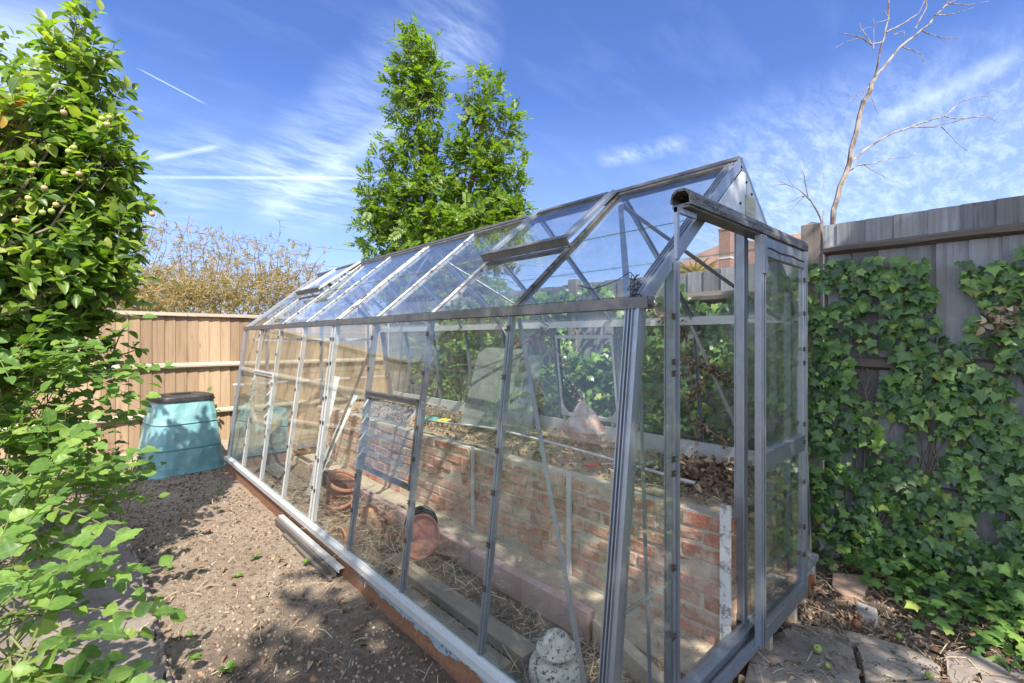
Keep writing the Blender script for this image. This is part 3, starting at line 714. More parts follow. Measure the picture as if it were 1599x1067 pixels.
b_, e, s_, n = side_dirs(0); brace(Y(e, 2.75) - n * .05 - Vector((0, 0, .05)), Vector((XB0 + .20, 3.92, .10)), n, .030, 'alu_dark')
b_, e, s_, n = side_dirs(1); brace(Y(e, GY0 + 4 * BAY) - n * .05, Y(b_, GY0 + 3 * BAY) + Vector((-.04, 0, .5)), n, .016, 'alu_pale')

# gables
def gable(yg, yo, front):
    up = Vector((0, yo, 0))
    def x_in(x0, z): return x0
    def zr(x): return ZE + (ZR - ZE) * ((x - XE0) / (XC - XE0) if x < XC else (XE1 - x) / (XE1 - XC))
    def xs(z, left): k = (z - ZS) / (ZE - ZS); return XB0 + (XE0 - XB0) * k if left else XB1 + (XE1 - XB1) * k
    for (x, wide) in ((1.547, 1), (2.155, 1), (2.76, 0)):
        m = MB(); m.extrude(BARW if wide else BAR, (x, yg, ZS + .01), (x, yg, zr(x) - .03), up); po = m.build('door_post' if wide else 'gable_bar', M['alu'], gh)
        if front and x < 2:
            for z in (.38, .62, .95, 1.0, 1.30, 1.34, 1.50): mm = MB(); clip(mm, Vector((x - .026, yg, z)) + up * .006, Vector((0, 0, 1)), up); mm.build('glazing_clip', M['clip'], po)
        if front and x > 2.5:
            for z in (.40, .70, 1.02, 1.35, 1.55): mm = MB(); clip(mm, Vector((x, yg, z)) + up * .009, Vector((0, 0, 1)), up); mm.build('glazing_clip', M['clip'], po)
    xl, xr = (1.53, 2.74) if front else (1.45, 2.85); zh = 1.875 if front else 1.50
    gp = []
    def poly_pane(pts, k=0):
        m = MB(); o_ = yg + yo * (-.002 + .0042 * k); n_ = len(pts)
        m.poly([(x, o_, z) for x, z in pts] + [(x, o_ + yo * .003, z) for x, z in pts], [tuple(range(n_)), tuple(range(2 * n_ - 1, n_ - 1, -1))] )
        b0 = 0
        m.poly([(x, o_, z) for x, z in pts] + [(x, o_ + yo * .003, z) for x, z in pts], [(i, (i + 1) % n_, n_ + (i + 1) % n_, n_ + i) for i in range(0, n_, 2)], 1)
        m.build('gable_pane', [M['glass'] if front else M['glass_dirty'], M['glass_edge']], gh)
    zs = [(.17, .58), (.57, 1.02), (1.01, 1.50)]
    for k, (za, zb) in enumerate(zs):
        poly_pane([(xs(za, 1) + .010, za), (1.53, za), (1.53, zb), (xs(zb, 1) + .010, zb)], k)
        poly_pane([(2.775, za), (xs(za, 0) - .010, za), (xs(zb, 0) - .010, zb), (2.775, zb)], k)
        poly_pane([(2.172, za), (2.745, za), (2.745, zb), (2.172, zb)], k)
        if not front: poly_pane([(1.545, za), (2.14, za), (2.14, zb), (1.545, zb)], k)
    poly_pane([(XE0 + .05, ZE - .03), (1.53, ZE - .03), (1.53, zr(1.53) - .04)], 1)
    poly_pane([(2.172, 1.51), (2.745, 1.51), (2.745, zr(2.745) - .03), (2.172, zr(2.172) - .04) if not front else (2.172, 1.86), ] if not front else [(2.172, 1.51), (2.745, 1.51), (2.745, zr(2.745) - .04), (2.55, 1.86), (2.172, 1.86)], 3)
    return zr
zr = gable(GY0, -1, True); gable(GY1, 1, False)
m = MB(); m.box((1.40, GY1 - .03, 1.40), (2.90, GY1 - .008, 1.43)); m.box((1.20, GY1 - .03, .92), (3.05, GY1 - .010, .94)); m.build('gable_rail', M['alu_pale'], gh)
# brace in the left strip of the front gable
brace(Vector((XE0 + .05, GY0 + .045, ZE - .06)), Vector((1.46, GY0 + .045, ZS + .05)), (0, -1, 0), .018, 'alu')
# apex plate with a faded notice
m = MB(); zp = 1.96
pts = [(1.87, 1.955), (2.39, 1.955), (2.15, 2.15), (2.11, 2.15)]
yp = GY0 - .012
m.poly([(x, yp, z) for x, z in pts] + [(x, yp + .004, z) for x, z in pts], [(0, 1, 2, 3), (7, 6, 5, 4)] + [(i, i + 4, (i + 1) % 4 + 4, (i + 1) % 4) for i in range(4)])
ap = m.build('apex_plate', M['alu_pale'], gh)
m = MB(); m.box((2.14, yp - .003, 1.965), (2.25, yp - .0005, 2.055)); m.build('faded_notice', M['paper'], ap)
m = MB()
for (x, z) in ((2.085, 2.005), (2.15, 2.11), (2.21, 2.07)): m.lathe([(.006, 0), (.006, .004), (.002, .006)], (x, yp, z), 8, 0, (0, -1, 0))
m.build('bolt_head', M['rubber'], ap)

# door track with mossy hood, bracket, and the sliding door
TY = .745
m = MB()
HOOD = [(-0.045, -0.0296), (-0.045, -0.0045), (-0.0414, 0.0119), (-0.027, 0.0251), (-0.009, 0.0296), (0.0126, 0.0267), (0.0252, 0.0148), (0.0306, -0.0059), (0.0306, -0.0177), (0.0252, -0.0177), (0.0234, 0.0015), (0.009, 0.0193), (-0.0108, 0.0207), (-0.027, 0.0163), (-0.036, 0.0), (-0.0378, -0.0237), (-0.018, -0.0237), (-0.018, -0.0296)]
m.extrude([(-u, v) for u, v in HOOD][::-1], (1.50, TY + .045, 1.905), (2.775, TY + .045, 1.905), (0, 0, 1))
tr = m.build('door_track', M['moss_alu'], gh)
m = MB(); m.box((1.505, TY + .010, 1.868), (2.77, TY + .070, 1.882)); m.build('track_channel', M['alu_dark'], tr)
m = MB(); m.box((1.462, TY + .030, 1.69), (1.478, TY + .042, 1.865)); m.box((1.462, TY + .0295, 1.846), (1.60, TY + .0425, 1.864)); m.build('track_bracket', M['alu'], tr)
m = MB()
dx0, dx1, dz0, dz1 = 2.115, 2.735, .105, 1.865
for (a, b2, wdt) in ((dx0, dx0 + .045, 0), (dx1 - .040, dx1, 0)):
    m.box((a, TY - .004, dz0), (b2, TY + .024, dz1)); m.box((a + .006, TY - .010, dz0), (a + .012, TY - .0042, dz1)); m.box((b2 - .014, TY - .010, dz0), (b2 - .008, TY - .0042, dz1))
m.box((dx0 + .045, TY - .002, dz1 - .085), (dx1 - .040, TY + .022, dz1 - .004))
m.box((dx0 + .045, TY - .002, dz0), (dx1 - .040, TY + .022, dz0 + .075)); m.box((dx0 + .045, TY - .010, dz0 + .075), (dx1 - .040, TY + .012, dz0 + .082))
m.box((dx0 + .045, TY - .006, .858), (dx1 - .040, TY + .022, .935)); m.box((dx0 + .045, TY - .012, .929), (dx1 - .040, TY - .0062, .937))
dr = m.build('sliding_door', M['alu'], gh, bevel=.0015)
pane('door_pane', dr, Vector((dx0 + .04, TY + .010, .165)), Vector((dx1 - dx0 - .08, 0, 0)), Vector((0, 0, .25)), Vector((0, 1, 0)))
pane('door_pane', dr, Vector((dx0 + .04, TY + .006, .405)), Vector((dx1 - dx0 - .08, 0, 0)), Vector((0, 0, .475)), Vector((0, 1, 0)))
pane('door_pane', dr, Vector((dx0 + .04, TY + .010, .932)), Vector((dx1 - dx0 - .08, 0, 0)), Vector((0, 0, .41)), Vector((0, 1, 0)))
pane('door_pane', dr, Vector((dx0 + .04, TY + .006, 1.335)), Vector((dx1 - dx0 - .08, 0, 0)), Vector((0, 0, .45)), Vector((0, 1, 0)))
for z in (.33, .47, .70, .90, .99, 1.30, 1.37, 1.55, 1.72):
    mm = MB(); clip(mm, Vector((dx1 - .046, TY - .002, z)), Vector((0, 0, 1)), Vector((0, -1, 0))); mm.build('glazing_clip', M['clip'], dr)
m = MB(); m.tube([Vector((2.15, TY - .004, 1.845)) + Vector((i * .09, 0, -.03 + .004 * math.sin(i * 2))) for i in range(7)], .003, 4); m.build('hanger_wire', M['rubber'], dr)
m = MB(); m.box((2.118, TY - .016, 1.70), (2.150, TY - .0045, 1.86)); m.build('hanger_plate', M['alu'], dr)
# crumpled wire at the near eave corner and a loose gasket trailing from it
m = MB(); c0 = Vector((XE0 + .0, GY0 + .02, ZE + .03)); pts = [c0 + Vector((random.uniform(-.02, .02), random.uniform(-.02, .03), random.uniform(-.015, .06))) for _ in range(26)]
m.tube(pts, .0018, 4); m.tube([P(1000, 445, 1.50), P(985, 425, 1.52), P(965, 437, 1.56), P(945, 446, 1.6), P(925, 452, 1.66), P(905, 446, 1.72)], .0018, 4); m.build('trailing_wire', M['rubber'], gh)

# ------------------------------------------------------------------ fences
def board_wall(mm, ax, x0, x1, wd, zlo, zhi, face, sgn, jit=.004, mi=0):
    """feather edged boards lapped along an axis; face = coordinate of the front, sgn = which way the front looks"""
    q = x0; k = 0
    while q < x1 - .01:
        q2 = min(q + wd * random.uniform(.9, 1.08), x1); top = zhi + random.uniform(-jit, jit)
        f0, f1 = face, face - sgn * .011; lap = .008
        a, b2 = (q - lap, q2)
        pl = [(a, f0 - sgn * .002), (b2, f0 + sgn * .011), (b2, f0 - sgn * .002), (a, f0 - sgn * .010)]
        vs = []
        for z in (zlo, top):
            for (u, v) in pl: vs.append((u, v, z) if ax == 'x' else (v, u, z))
        mm.poly(vs, [(0, 1, 2, 3), (7, 6, 5, 4), (0, 4, 5, 1), (1, 5, 6, 2), (2, 6, 7, 3), (3, 7, 4, 0)], mi); q = q2
    return mm
YF = 6.90
bf = empty('fence', (1.0, YF, 0), 'tan timber closeboard fence behind the compost bin', 'fence')
m = MB(); board_wall(m, 'x', -3.4, 3.62, .115, .12, 1.70, YF, -1); m.build('boards', M['fence_new'], bf)
m = MB(); m.box((-3.4, YF - .012, .0), (3.62, YF + .014, .13)); m.build('gravel_board', M['fence_rail'], bf)
ARR = [(-.034, 0), (.0, .042), (.034, .0)]
for z in (.52, 1.10):
    m = MB(); m.poly([(x, YF + yy, z + dz) for x in (-3.4, 3.62) for (yy, dz) in ((-.012, -.036), (-.060, -.016), (-.060, .004), (-.012, .034))], [(0, 1, 2, 3), (7, 6, 5, 4), (0, 4, 5, 1), (1, 5, 6, 2), (2, 6, 7, 3), (3, 7, 4, 0)]); m.build('rail', M['fence_rail'], bf)
m = MB(); m.box((-3.4, YF - .050, 1.702), (2.15, YF + .03, 1.742)); m.box((2.155, YF - .050, 1.700), (3.62, YF + .03, 1.739)); m.build('capping_rail', M['fence_rail'], bf)
for x in (-1.9, 1.30, 3.3):
    m = MB(); m.box((x, YF + .03, 0), (x + .09, YF + .12, 1.72)); m.build('post', M['fence_rail'], bf)

XF = 3.65
ff = empty('fence', (XF, 0, 0), 'grey weathered board fence with a raised top board, hung with ivy', 'fence')
m = MB(); board_wall(m, 'y', -2.6, .885, .135, .10, 2.03, XF, -1, .0); m.build('boards', M['fence_old'], ff)
m = MB(); board_wall(m, 'y', -2.6, .885, .150, 2.032, 2.175, XF - .014, -1, .0); m.box((XF - .002, -2.6, 2.02), (XF + .02, .885, 2.172)); m.build('top_board', M['fence_old'], ff)
for z, hh in ((2.005, .032), (1.27, .04), (.53, .04)):
    m = MB(); k = 24; vs = []
    for i in range(k + 1):
        y = -2.6 + 3.48 * i / k; j = .004 * math.sin(i * 1.7)
        for (xx, dz) in ((-.010, -hh), (-.060, -hh * .5 + j), (-.064, hh * .3 + j), (-.010, hh)): vs.append((XF + xx, y, z + dz))
    fs = [(0, 1, 2, 3), tuple(4 * k + q for q in (3, 2, 1, 0))]
    for i in range(k):
        for q in range(4): fs.append((4 * i + q, 4 * i + 4 + q, 4 * i + 4 + (q + 1) % 4, 4 * i + (q + 1) % 4))
    m.poly(vs, fs); m.build('rail', M['rail_old'], ff)
m = MB(); m.box((XF - .035, .905, -.05), (XF + .06, 1.015, 2.195)); m.poly([(XF - .035, .905, 2.195), (XF + .06, .905, 2.195), (XF + .06, 1.015, 2.195), (XF - .035, 1.015, 2.195), (XF + .012, .96, 2.22)], [(0, 1, 4), (1, 2, 4), (2, 3, 4), (3, 0, 4)]); m.build('post', M['post_old'], ff)
fr = empty('fence', (XF, 4, 0), 'lower grey board fence seen through the far glass of the greenhouse', 'fence')
m = MB(); board_wall(m, 'y', 1.02, YF - .02, .14, .0, 1.97, XF, -1, .006); m.build('boards', M['fence_old'], fr)
for z in (1.75, 1.10, .5):
    m = MB(); m.poly([(XF + xx, yy, z + dz) for yy in (1.02, YF - .02) for (xx, dz) in ((-.010, -.05), (-.062, -.02), (-.062, .01), (-.010, .05))], [(0, 1, 2, 3), (7, 6, 5, 4), (0, 4, 5, 1), (1, 5, 6, 2), (2, 6, 7, 3), (3, 7, 4, 0)]); m.build('rail', M['rail_old'], fr)
for y in (3.0, 5.0):
    m = MB(); m.box((XF - .03, y, 0), (XF + .06, y + .1, 2.02)); m.build('post', M['post_old'], fr)

# ------------------------------------------------------------------ house beyond
hb = P(1130, 440, 26); hx, hy = hb.x, hb.y
ho = empty('house', (hx + 5, hy, 0), 'house with a mottled red brown hipped roof and brick chimney beyond the fence', 'house')
hr = Matrix.Rotation(R(-2), 3, 'Z'); hc = P(1204, 440, 31)
def H(x, y, z): v = hr @ Vector((x, y, 0)); return (hc.x + v.x, hc.y + v.y, z)
m = MB(); W2, D2 = 5.6, 10.0
m.poly([H(-W2, -D2, 0), H(W2, -D2, 0), H(W2, D2, 0), H(-W2, D2, 0), H(-W2, -D2, 4.4), H(W2, -D2, 4.4), H(W2, D2, 4.4), H(-W2, D2, 4.4)], [(0, 1, 5, 4), (1, 2, 6, 5), (2, 3, 7, 6), (3, 0, 4, 7)]); m.build('wall', M['render_wall'], ho)
m = MB(); e_ = .45; ra = 3.7
m.poly([H(-W2 - e_, -D2 - e_, 4.3), H(W2 + e_, -D2 - e_, 4.3), H(W2 + e_, D2 + e_, 4.3), H(-W2 - e_, D2 + e_, 4.3), H(0, -ra, 8.15), H(0, ra, 8.15)], [(0, 1, 4), (1, 2, 5, 4), (2, 3, 5), (3, 0, 4, 5), (3, 2, 1, 0)]); rf = m.build('roof', M['tiles'], ho)
cc = P(1136, 380, 28.5)
m = MB(); m.box((cc.x - .40, cc.y - .34, 5.4), (cc.x + .40, cc.y + .34, 8.02)); m.box((cc.x - .44, cc.y - .38, 8.02), (cc.x + .44, cc.y + .38, 8.14)); ch_ = m.build('chimney', M['chimney'], rf)
m = MB(); m.box((cc.x - .43, cc.y - .37, 6.28), (cc.x + .43, cc.y + .37, 6.40)); m.build('flashing', M['lead'], ch_)
for q in (-3.2, 1.2):
    m = MB(); m.poly([H(-W2 - .04, q, 2.6), H(-W2 - .04, q + 1.6, 2.6), H(-W2 - .04, q + 1.6, 3.8), H(-W2 - .04, q, 3.8)], [(0, 1, 2, 3)]); m.build('window', M['window'], ho)

# overhead cables
for a, b_, lb in ((P(-300, 268, 34), P(900, 420, 34), 'upper thin overhead cable crossing the sky behind the brown bushes'), (P(-300, 330, 34), P(900, 432, 34), 'lower thin overhead cable crossing the sky just above the greenhouse ridge end')):
    m = MB(); pts = [a.lerp(b_, i / 20) - Vector((0, 0, .9 * (1 - (2 * i / 20 - 1) ** 2))) for i in range(21)]
    m.tube(pts, .011, 5); tag(m.build('overhead_cable', M['cable']), lb, 'cable', 'overhead cables')

# ------------------------------------------------------------------ brick retaining wall
bw = empty('brick_wall', (XW + .05, 3.3, 0), 'low red brick retaining wall with smeared mortar inside the greenhouse', 'wall')
m = MB()
def rough_brick(mm, x0, x1, y0, y1, z0, z1):
    j = lambda s_=.006: random.uniform(-s_, s_); dx = j(.006)
    vs = [(x, y, z) for z in (z0 + j(.002), z1 + j(.002)) for (x, y) in ((x0 + dx + j(), y0 + j()), (x1, y0 + j()), (x1, y1 + j()), (x0 + dx + j(), y1 + j()))]
    mm.poly(vs, [(0, 3, 2, 1), (4, 5, 6, 7), (0, 1, 5, 4), (1, 2, 6, 5), (2, 3, 7, 6), (3, 0, 4, 7)])
ch, zz0 = .073, -.02
for r_ in range(9):
    y = .86 - (.11 if r_ % 2 else 0); z0 = zz0 + r_ * ch
    while y < 5.70:
        y2 = y + random.uniform(.205, .225)
        if y2 > .90: rough_brick(m, XW, XW + .10, max(y, .86), min(y2, 5.7), z0, z0 + ch - .016)
        y = y2 + .015
m.build('bricks', M['brick'], bw, bevel=.004)
m = MB(); m.box((XW + .006, .868, -.03), (XW + .10, 5.69, zz0 + 9 * ch - .010)); m.build('mortar', M['mortar'], bw)
for (y, top, wdt, lb) in ((.845, .70, .045, 'wide pale flaking strip standing at the doorway end of the brick wall'), (1.74, .655, .030, 'narrow whitish strip on the brick wall, nearer the door of two'), (2.64, .655, .026, 'narrow whitish strip on the brick wall, further from the door of two')):
    m = MB(); m.box((XW - .018, y, .0), (XW - .006, y + wdt, top)); m.box((XW - .0062, y + .003, .0), (XW - .0005, y + .009, top - .01))
    tag(m.build('metal_strip', M['whitewash'] if y < 1 else M['alu_pale']), lb, 'strip', 'pale strips against the brick wall')

# kerb blocks
kb = MB(); kb.box((0, 0, 0), (.055, .45, .165)); kob = kb.build('kerb_block', M['kerb'], bevel=.004)
names = ['nearest the stone urn', 'second from the stone urn', 'third from the stone urn, beside the round saucer', 'fourth from the stone urn, behind the saucer', 'fifth from the stone urn, beside the pots', 'sixth from the stone urn, behind the far pots', 'seventh from the stone urn, deep in the greenhouse', 'last before the far end of the greenhouse']
for i in range(8):
    o = kob if i == 0 else copy_obj(kob)
    o.location = (1.742 + random.uniform(-.004, .004), 1.37 + i * .456, -.03 + random.uniform(-.003, .003)); o.rotation_euler = (0, 0, random.uniform(-.006, .006))
    tag(o, 'pink concrete kerb block ' + names[i], 'kerb block', 'pink kerb blocks inside the greenhouse')
kb = MB(); kb.box((0, 0, 0), (.055, .47, .15)); o = kb.build('kerb_block', [M['kerb_pale']], bevel=.004); o.location = (1.60, .90, -.03); o.rotation_euler = (0, 0, R(-18))
tag(o, 'buff kerb block set at an angle between the stone urn and the doorway', 'kerb block')

# timber boards on the greenhouse floor
for (x, y0, y1, w_, z0, h_, lb) in ((1.365, 1.42, 2.62, .10, .035, .045, 'upper grey timber board lying beside the stone urn'), (1.245, 1.47, 2.5, .11, .0, .04, 'lower timber board lying against the near sill')):
    m = MB(); m.box((x, y0, z0), (x + w_, y1, z0 + h_)); m.box((x + .01, y0 + .02, z0 - .034), (x + w_ - .01, y0 + .09, z0 - .0005)); m.box((x + .01, y1 - .2, z0 - .034), (x + w_ - .01, y1 - .1, z0 - .0005))
    tag(m.build('timber_board', M['plank'], bevel=.003), lb, 'board', 'timber boards on the greenhouse floor')
# board and channel lying against the plinth outside
m = MB(); m.box((1.085, 2.76, .006), (1.120, 3.86, .050)); m.box((1.062, 2.74, .002), (1.083, 3.60, .022)); tag(m.build('timber_board', M['rail_old'], bevel=.003), 'dark weathered board lying on the soil against the outside plinth', 'board')
m = MB(); m.box((1.104, 2.70, .070), (1.140, 3.84, .074)); m.box((1.104, 2.70, .052), (1.108, 3.84, .0698)); tag(m.build('metal_channel', M['alu_pale']), 'pale metal channel resting along the plinth outside, on the dark board', 'metal channel')

# stone urn
ur = empty('stone_urn', (1.372, 1.235, 0), 'lichened white stone urn with a domed lid beside the near sill', 'urn')
m = MB(); m.lathe([(.060, .0), (.066, .012), (.060, .022), (.074, .04), (.096, .075), (.107, .105), (.109, .135), (.105, .160), (.093, .178), (.080, .186), (.052, .188)], (1.372, 1.235, -.01), 40); m.build('body', M['urn'], ur, smooth=True)
m = MB(); m.lathe([(.046, .187), (.047, .206), (.074, .207), (.080, .213), (.080, .220), (.072, .227), (.060, .230), (.057, .246), (.047, .264), (.032, .276), (.016, .281), (.013, .288), (.006, .293), (0.0, .294)], (1.372, 1.235, -.01), 40); m.build('lid', M['urn'], ur, smooth=True)

# pots
def pot(loc, r, h, rot, label, mm='terracotta', group='flower pots in the greenhouse'):
    q = Matrix.Translation(loc) @ Matrix.Rotation(rot[1], 4, 'Z') @ Matrix.Rotation(rot[0], 4, 'X')
    p = bpy.data.objects.new('flower_pot', None); COL.objects.link(p); p.location = loc; tag(p, label, 'flower pot', group)
    def b(prof, nm, mt):
        m = MB(); m.lathe(prof, (0, 0, 0), 28); m.v = [tuple((q.to_3x3()) @ Vector(v) + Vector(loc)) for v in m.v]; m.build(nm, mt, p, smooth=True)
    b([(r * .66, 0), (r * .92, h * .78), (r * .92, h * .80), (r * .84, h * .80), (r * .62, h * .06), (0, h * .05)], 'pot_body', M[mm])
    b([(r * .925, h * .78), (r, h * .79), (r, h), (r * .90, h), (r * .86, h * .785), (r * .925, h * .78)], 'pot_rim', M[mm])
def gi(x, y, z): v = G(x, y, z); return (v.x, v.y, z)
pot(gi(527, 775, .14), .135, .17, (R(28), R(20)), 'large terracotta pot tipped on the heap, furthest left of the pots', 'terracotta')
pot(gi(532, 805, .03), .105, .14, (R(14), R(-40)), 'terracotta pot under the large tipped pot at the back of the heap')
pot(gi(578, 792, .16), .095, .16, (R(172), R(10)), 'upside down terracotta pot leaning by the louvre')
pot(gi(548, 838, .05), .085, .13, (R(78), R(-70)), 'small terracotta pot on its side low on the heap')
pot(gi(566, 848, .03), .060, .10, (R(70), R(200)), 'smallest terracotta pot with its open mouth towards the near side')
pot(gi(610, 812, .05), .085, .12, (R(95), R(120)), 'dark dirty pot lying behind the green scrap', 'plastic_terra')
pot(gi(596, 862, .02), .07, .12, (R(88), R(30)), 'black plastic pot lying in the straw', 'brown_plastic')
pot(gi(618, 850, .02), .075, .12, (R(60), R(-100)), 'brown plastic pot half buried next to the saucer', 'plastic_terra')
pot(gi(512, 760, .12), .08, .12, (R(20), R(50)), 'black pot standing behind the large tipped pot', 'brown_plastic')
sd = Vector(P(661, 838, 2.92)); ax = Vector((-.80, -.45, .42)).normalized()
m = MB(); m.lathe([(0, 0), (.105, 0), (.125, .035), (.130, .037), (.126, .040), (.118, .034), (.100, .006), (0, .006)], sd, 36, 0, ax); tag(m.build('plant_saucer', M['plastic_terra'], smooth=False), 'round brown plastic saucer propped on edge against the kerb', 'saucer')
sd2 = sd + Vector((.035, .07, .04)); m = MB(); m.lathe([(0, 0), (.09, 0), (.115, .06), (.119, .062), (.112, .062), (.088, .006), (0, .006)], sd2 - ax * .045, 36, 0, ax); tag(m.build('plant_saucer', M['brown_plastic']), 'dark saucer standing behind the brown saucer', 'saucer')
def crumple(name, c, sx, sy, sz, mt, label, cat, seed, sub=3, amp=.35, group=None, quiet=False):
    import bmesh
    bm = bmesh.new(); bmesh.ops.create_icosphere(bm, subdivisions=sub, radius=1)
    for v in bm.verts:
        n_ = noise.noise(v.co * 1.7 + Vector((seed, 0, 0))); n2 = abs(noise.noise(v.co * 3.7 + Vector((0, seed, 0))))
        v.co *= 1 + amp * n_ - amp * .9 * n2; v.co = Vector((v.co.x * sx, v.co.y * sy, v.co.z * sz))
    me = bpy.data.meshes.new(name); bm.to_mesh(me); bm.free(); me.materials.append(mt); o = link(name, me); o.location = c
    return tag(o, label, cat, group)
crumple('plastic_scrap', gi(574, 800, .06), .06, .05, .035, M['teal'], 'pale green plastic scrap lying among the terracotta pots', 'plastic scrap', 3)
crumple('cloth', gi(672, 655, .68), .09, .05, .022, M['teal'], 'crumpled teal cloth on the raised bed', 'cloth', 5)
crumple('cloth', gi(692, 657, .68), .08, .05, .020, M['yellow'], 'crumpled yellow cloth on the raised bed', 'cloth', 8)

# things on the raised bed
ZB = ZW
def xyz(x, y, z): return (x, y, z)
m = MB(); m.tube([(2.30, 3.62, ZB + .05), (2.36, 3.35, ZB + .048), (2.47, 3.10, ZB + .045), (2.50, 2.9, ZB + .045), (2.45, 2.2, ZB + .046), (2.37, 1.62, ZB + .048), (2.30, 1.22, ZB + .050), (2.29, 1.12, ZB + .050)], .009, 10); tag(m.build('plastic_pipe', M['pvc'], smooth=True), 'thin white plastic pipe lying along the raised bed', 'pipe')
s0 = G(915, 727, ZB + .02); dv = Vector((.0, -1, 0)); dv = (G(970, 723, ZB + .02) - s0); dv.z = 0; dv.normalize()
sdr = empty('screwdriver', tuple(s0), 'red handled screwdriver lying on the raised bed beside the pipe', 'screwdriver')
m = MB(); m.tube([s0, s0 + dv * .01, s0 + dv * .05, s0 + dv * .09, s0 + dv * .10], [.008, .013, .012, .013, .007], 10); m.build('handle', M['red'], sdr, smooth=True)
m = MB(); m.tube([s0 + dv * .10, s0 + dv * .21], .004, 8); m.build('blade', M['alu_pale'], sdr)
bgc = Vector((2.74, 2.20, ZB + .11))
import bmesh
bm = bmesh.new(); bmesh.ops.create_icosphere(bm, subdivisions=4, radius=1)
for v in bm.verts:
    c = v.co.copy(); f_ = 1 + .22 * noise.noise(c * 2.1 + Vector((4, 1, 0))) - .30 * abs(noise.noise(c * 3.6 + Vector((0, 6, 2))))
    hgt = c.z; r2 = 1.0 if hgt < 0 else (1 - .80 * hgt ** 1.25); fl = noise.noise(Vector((math.atan2(c.y, c.x) * 2.2, hgt * 1.3, 5)))
    v.co = Vector((c.x * .125 * f_ * r2 * (1 + .3 * fl), c.y * .180 * f_ * r2 * (1 + .3 * fl), c.z * (.115 if hgt < 0 else .235) * f_))
me = bpy.data.meshes.new('plastic_bag'); bm.to_mesh(me); bm.free(); me.materials.append(M['bag']); o = link('plastic_bag', me); o.location = bgc
tag(o, 'crumpled translucent plastic bag with a twisted top standing on the raised bed', 'bag')
def sheet(pts, th, label):
    p = [Vector(q) for q in pts]; n = (p[1] - p[0]).cross(p[3] - p[0]).normalized() * th
    m = MB(); m.poly(p + [q + n for q in p], [(0, 1, 2, 3), (7, 6, 5, 4)]); m.poly(p + [q + n for q in p], [(0, 4, 5, 1), (1, 5, 6, 2), (2, 6, 7, 3), (3, 7, 4, 0)], 1)
    tag(m.build('glass_sheet', [M['glass_loose'], M['glass_edge']]), label, 'glass sheet', 'loose glass sheets leaning in the greenhouse')
sheet([(2.50, 3.40, .66), (2.52, 2.86, .66), (2.93, 3.04, 1.33), (2.90, 3.62, 1.34)], .004, 'frosted loose glass sheet leaning on the far side, larger and further left')
sheet([(2.58, 3.08, .66), (2.60, 2.62, .66), (2.95, 2.80, 1.28), (2.94, 3.26, 1.28)], .004, 'loose glass sheet leaning in front of the larger one, further right')
m = MB(); m.box((3.02, .92, .56), (3.045, 5.6, .735)); tag(m.build('edging_board', M['pale_board']), 'pale upstand board along the far side of the raised bed', 'board')
# metal bars leaning near the far end
for (a, b_, lb) in (((1.62, 4.55, .02), (2.00, 4.90, 1.02), 'pale flat bar leaning on the brick wall near the far end, steeper of two'), ((1.50, 4.30, .02), (2.02, 4.50, .86), 'pale flat bar leaning on the brick wall near the far end, lower of two')):
    m = MB(); m.extrude(L_, a, b_, (-1, 0, .3)); tag(m.build('metal_bar', M['alu_pale']), lb, 'metal bar', 'metal bars leaning on the brick wall')

# litter, straw and clods on bed and floor
QUAD = ([(-.5, 0, 0), (0, .5, .12), (.5, 0, 0), (0, -.5, .1), (0, 0, -.05)], [(0, 4, 1), (1, 4, 2), (2, 4, 3), (3, 4, 0)])
CURL = oval(.30, .34, .45)
STRIP = ([(-.5, 0, 0), (.5, 0, 0), (.5, .5, .12), (-.5, .5, .12), (.5, 1, 0), (-.5, 1, 0)], [(0, 1, 2, 3), (3, 2, 4, 5)])
def flat_frames(n, tilt=.5):
    a = rng.uniform(0, 2 * np.pi, n); d = np.stack([np.cos(a), np.sin(a), rng.normal(0, tilt * .4, n)], -1); z = np.stack([rng.normal(0, tilt, n), rng.normal(0, tilt, n), np.ones(n)], -1)
    return frames(d, z)
def scat_flat(name, tmpl, xy, z, smin, smax, mt, label, asp=None, tilt=.5):
    n = len(xy); pos = np.column_stack([xy, z]); s_ = rng.uniform(smin, smax, n)
    sc_ = np.column_stack([s_, s_, s_]) if asp is None else np.column_stack([np.full(n, asp) * rng.uniform(.7, 1.4, n), s_, s_])
    return stuff(scatter(name, tmpl, pos, flat_frames(n, tilt), sc_, mt), label, None)
def box_xy(n, x0, x1, y0, y1): return np.column_stack([rng.uniform(x0, x1, n), rng.uniform(y0, y1, n)])
xy = box_xy(1500, XW + .1, 2.98, .9, 5.4); scat_flat('straw', STRIP, xy, np.full(len(xy), ZW + .0), .03, .13, M['straw'], 'dry straw and stalks strewn over the raised bed soil', .003)
xy = np.column_stack([rng.normal(2.62, .2, 330), rng.normal(1.2, .2, 330)]); xy = xy[(xy[:, 0] > 2.2) & (xy[:, 0] < 3.0) & (xy[:, 1] > .9)]
scat_flat('dead_leaves', CURL, xy, ZW + .015 + rng.uniform(0, .03, len(xy)), .03, .065, M['litter'], 'heap of curled brown leaves on the bed by the doorway', None, .9)
xy = box_xy(500, XW + .1, 2.98, .9, 5.0); scat_flat('leaf_litter', CURL, xy, np.full(len(xy), ZW + .012), .015, .05, M['litter'], 'scattered brown leaf litter on the raised bed', None, .7)
xy = box_xy(1500, 1.2, 1.73, 2.4, 4.2); scat_flat('straw', STRIP, xy, .03 + rng.uniform(0, .16, len(xy)), .04, .16, M['straw'], 'dry straw heaped over and between the terracotta pots', .0028, .9)
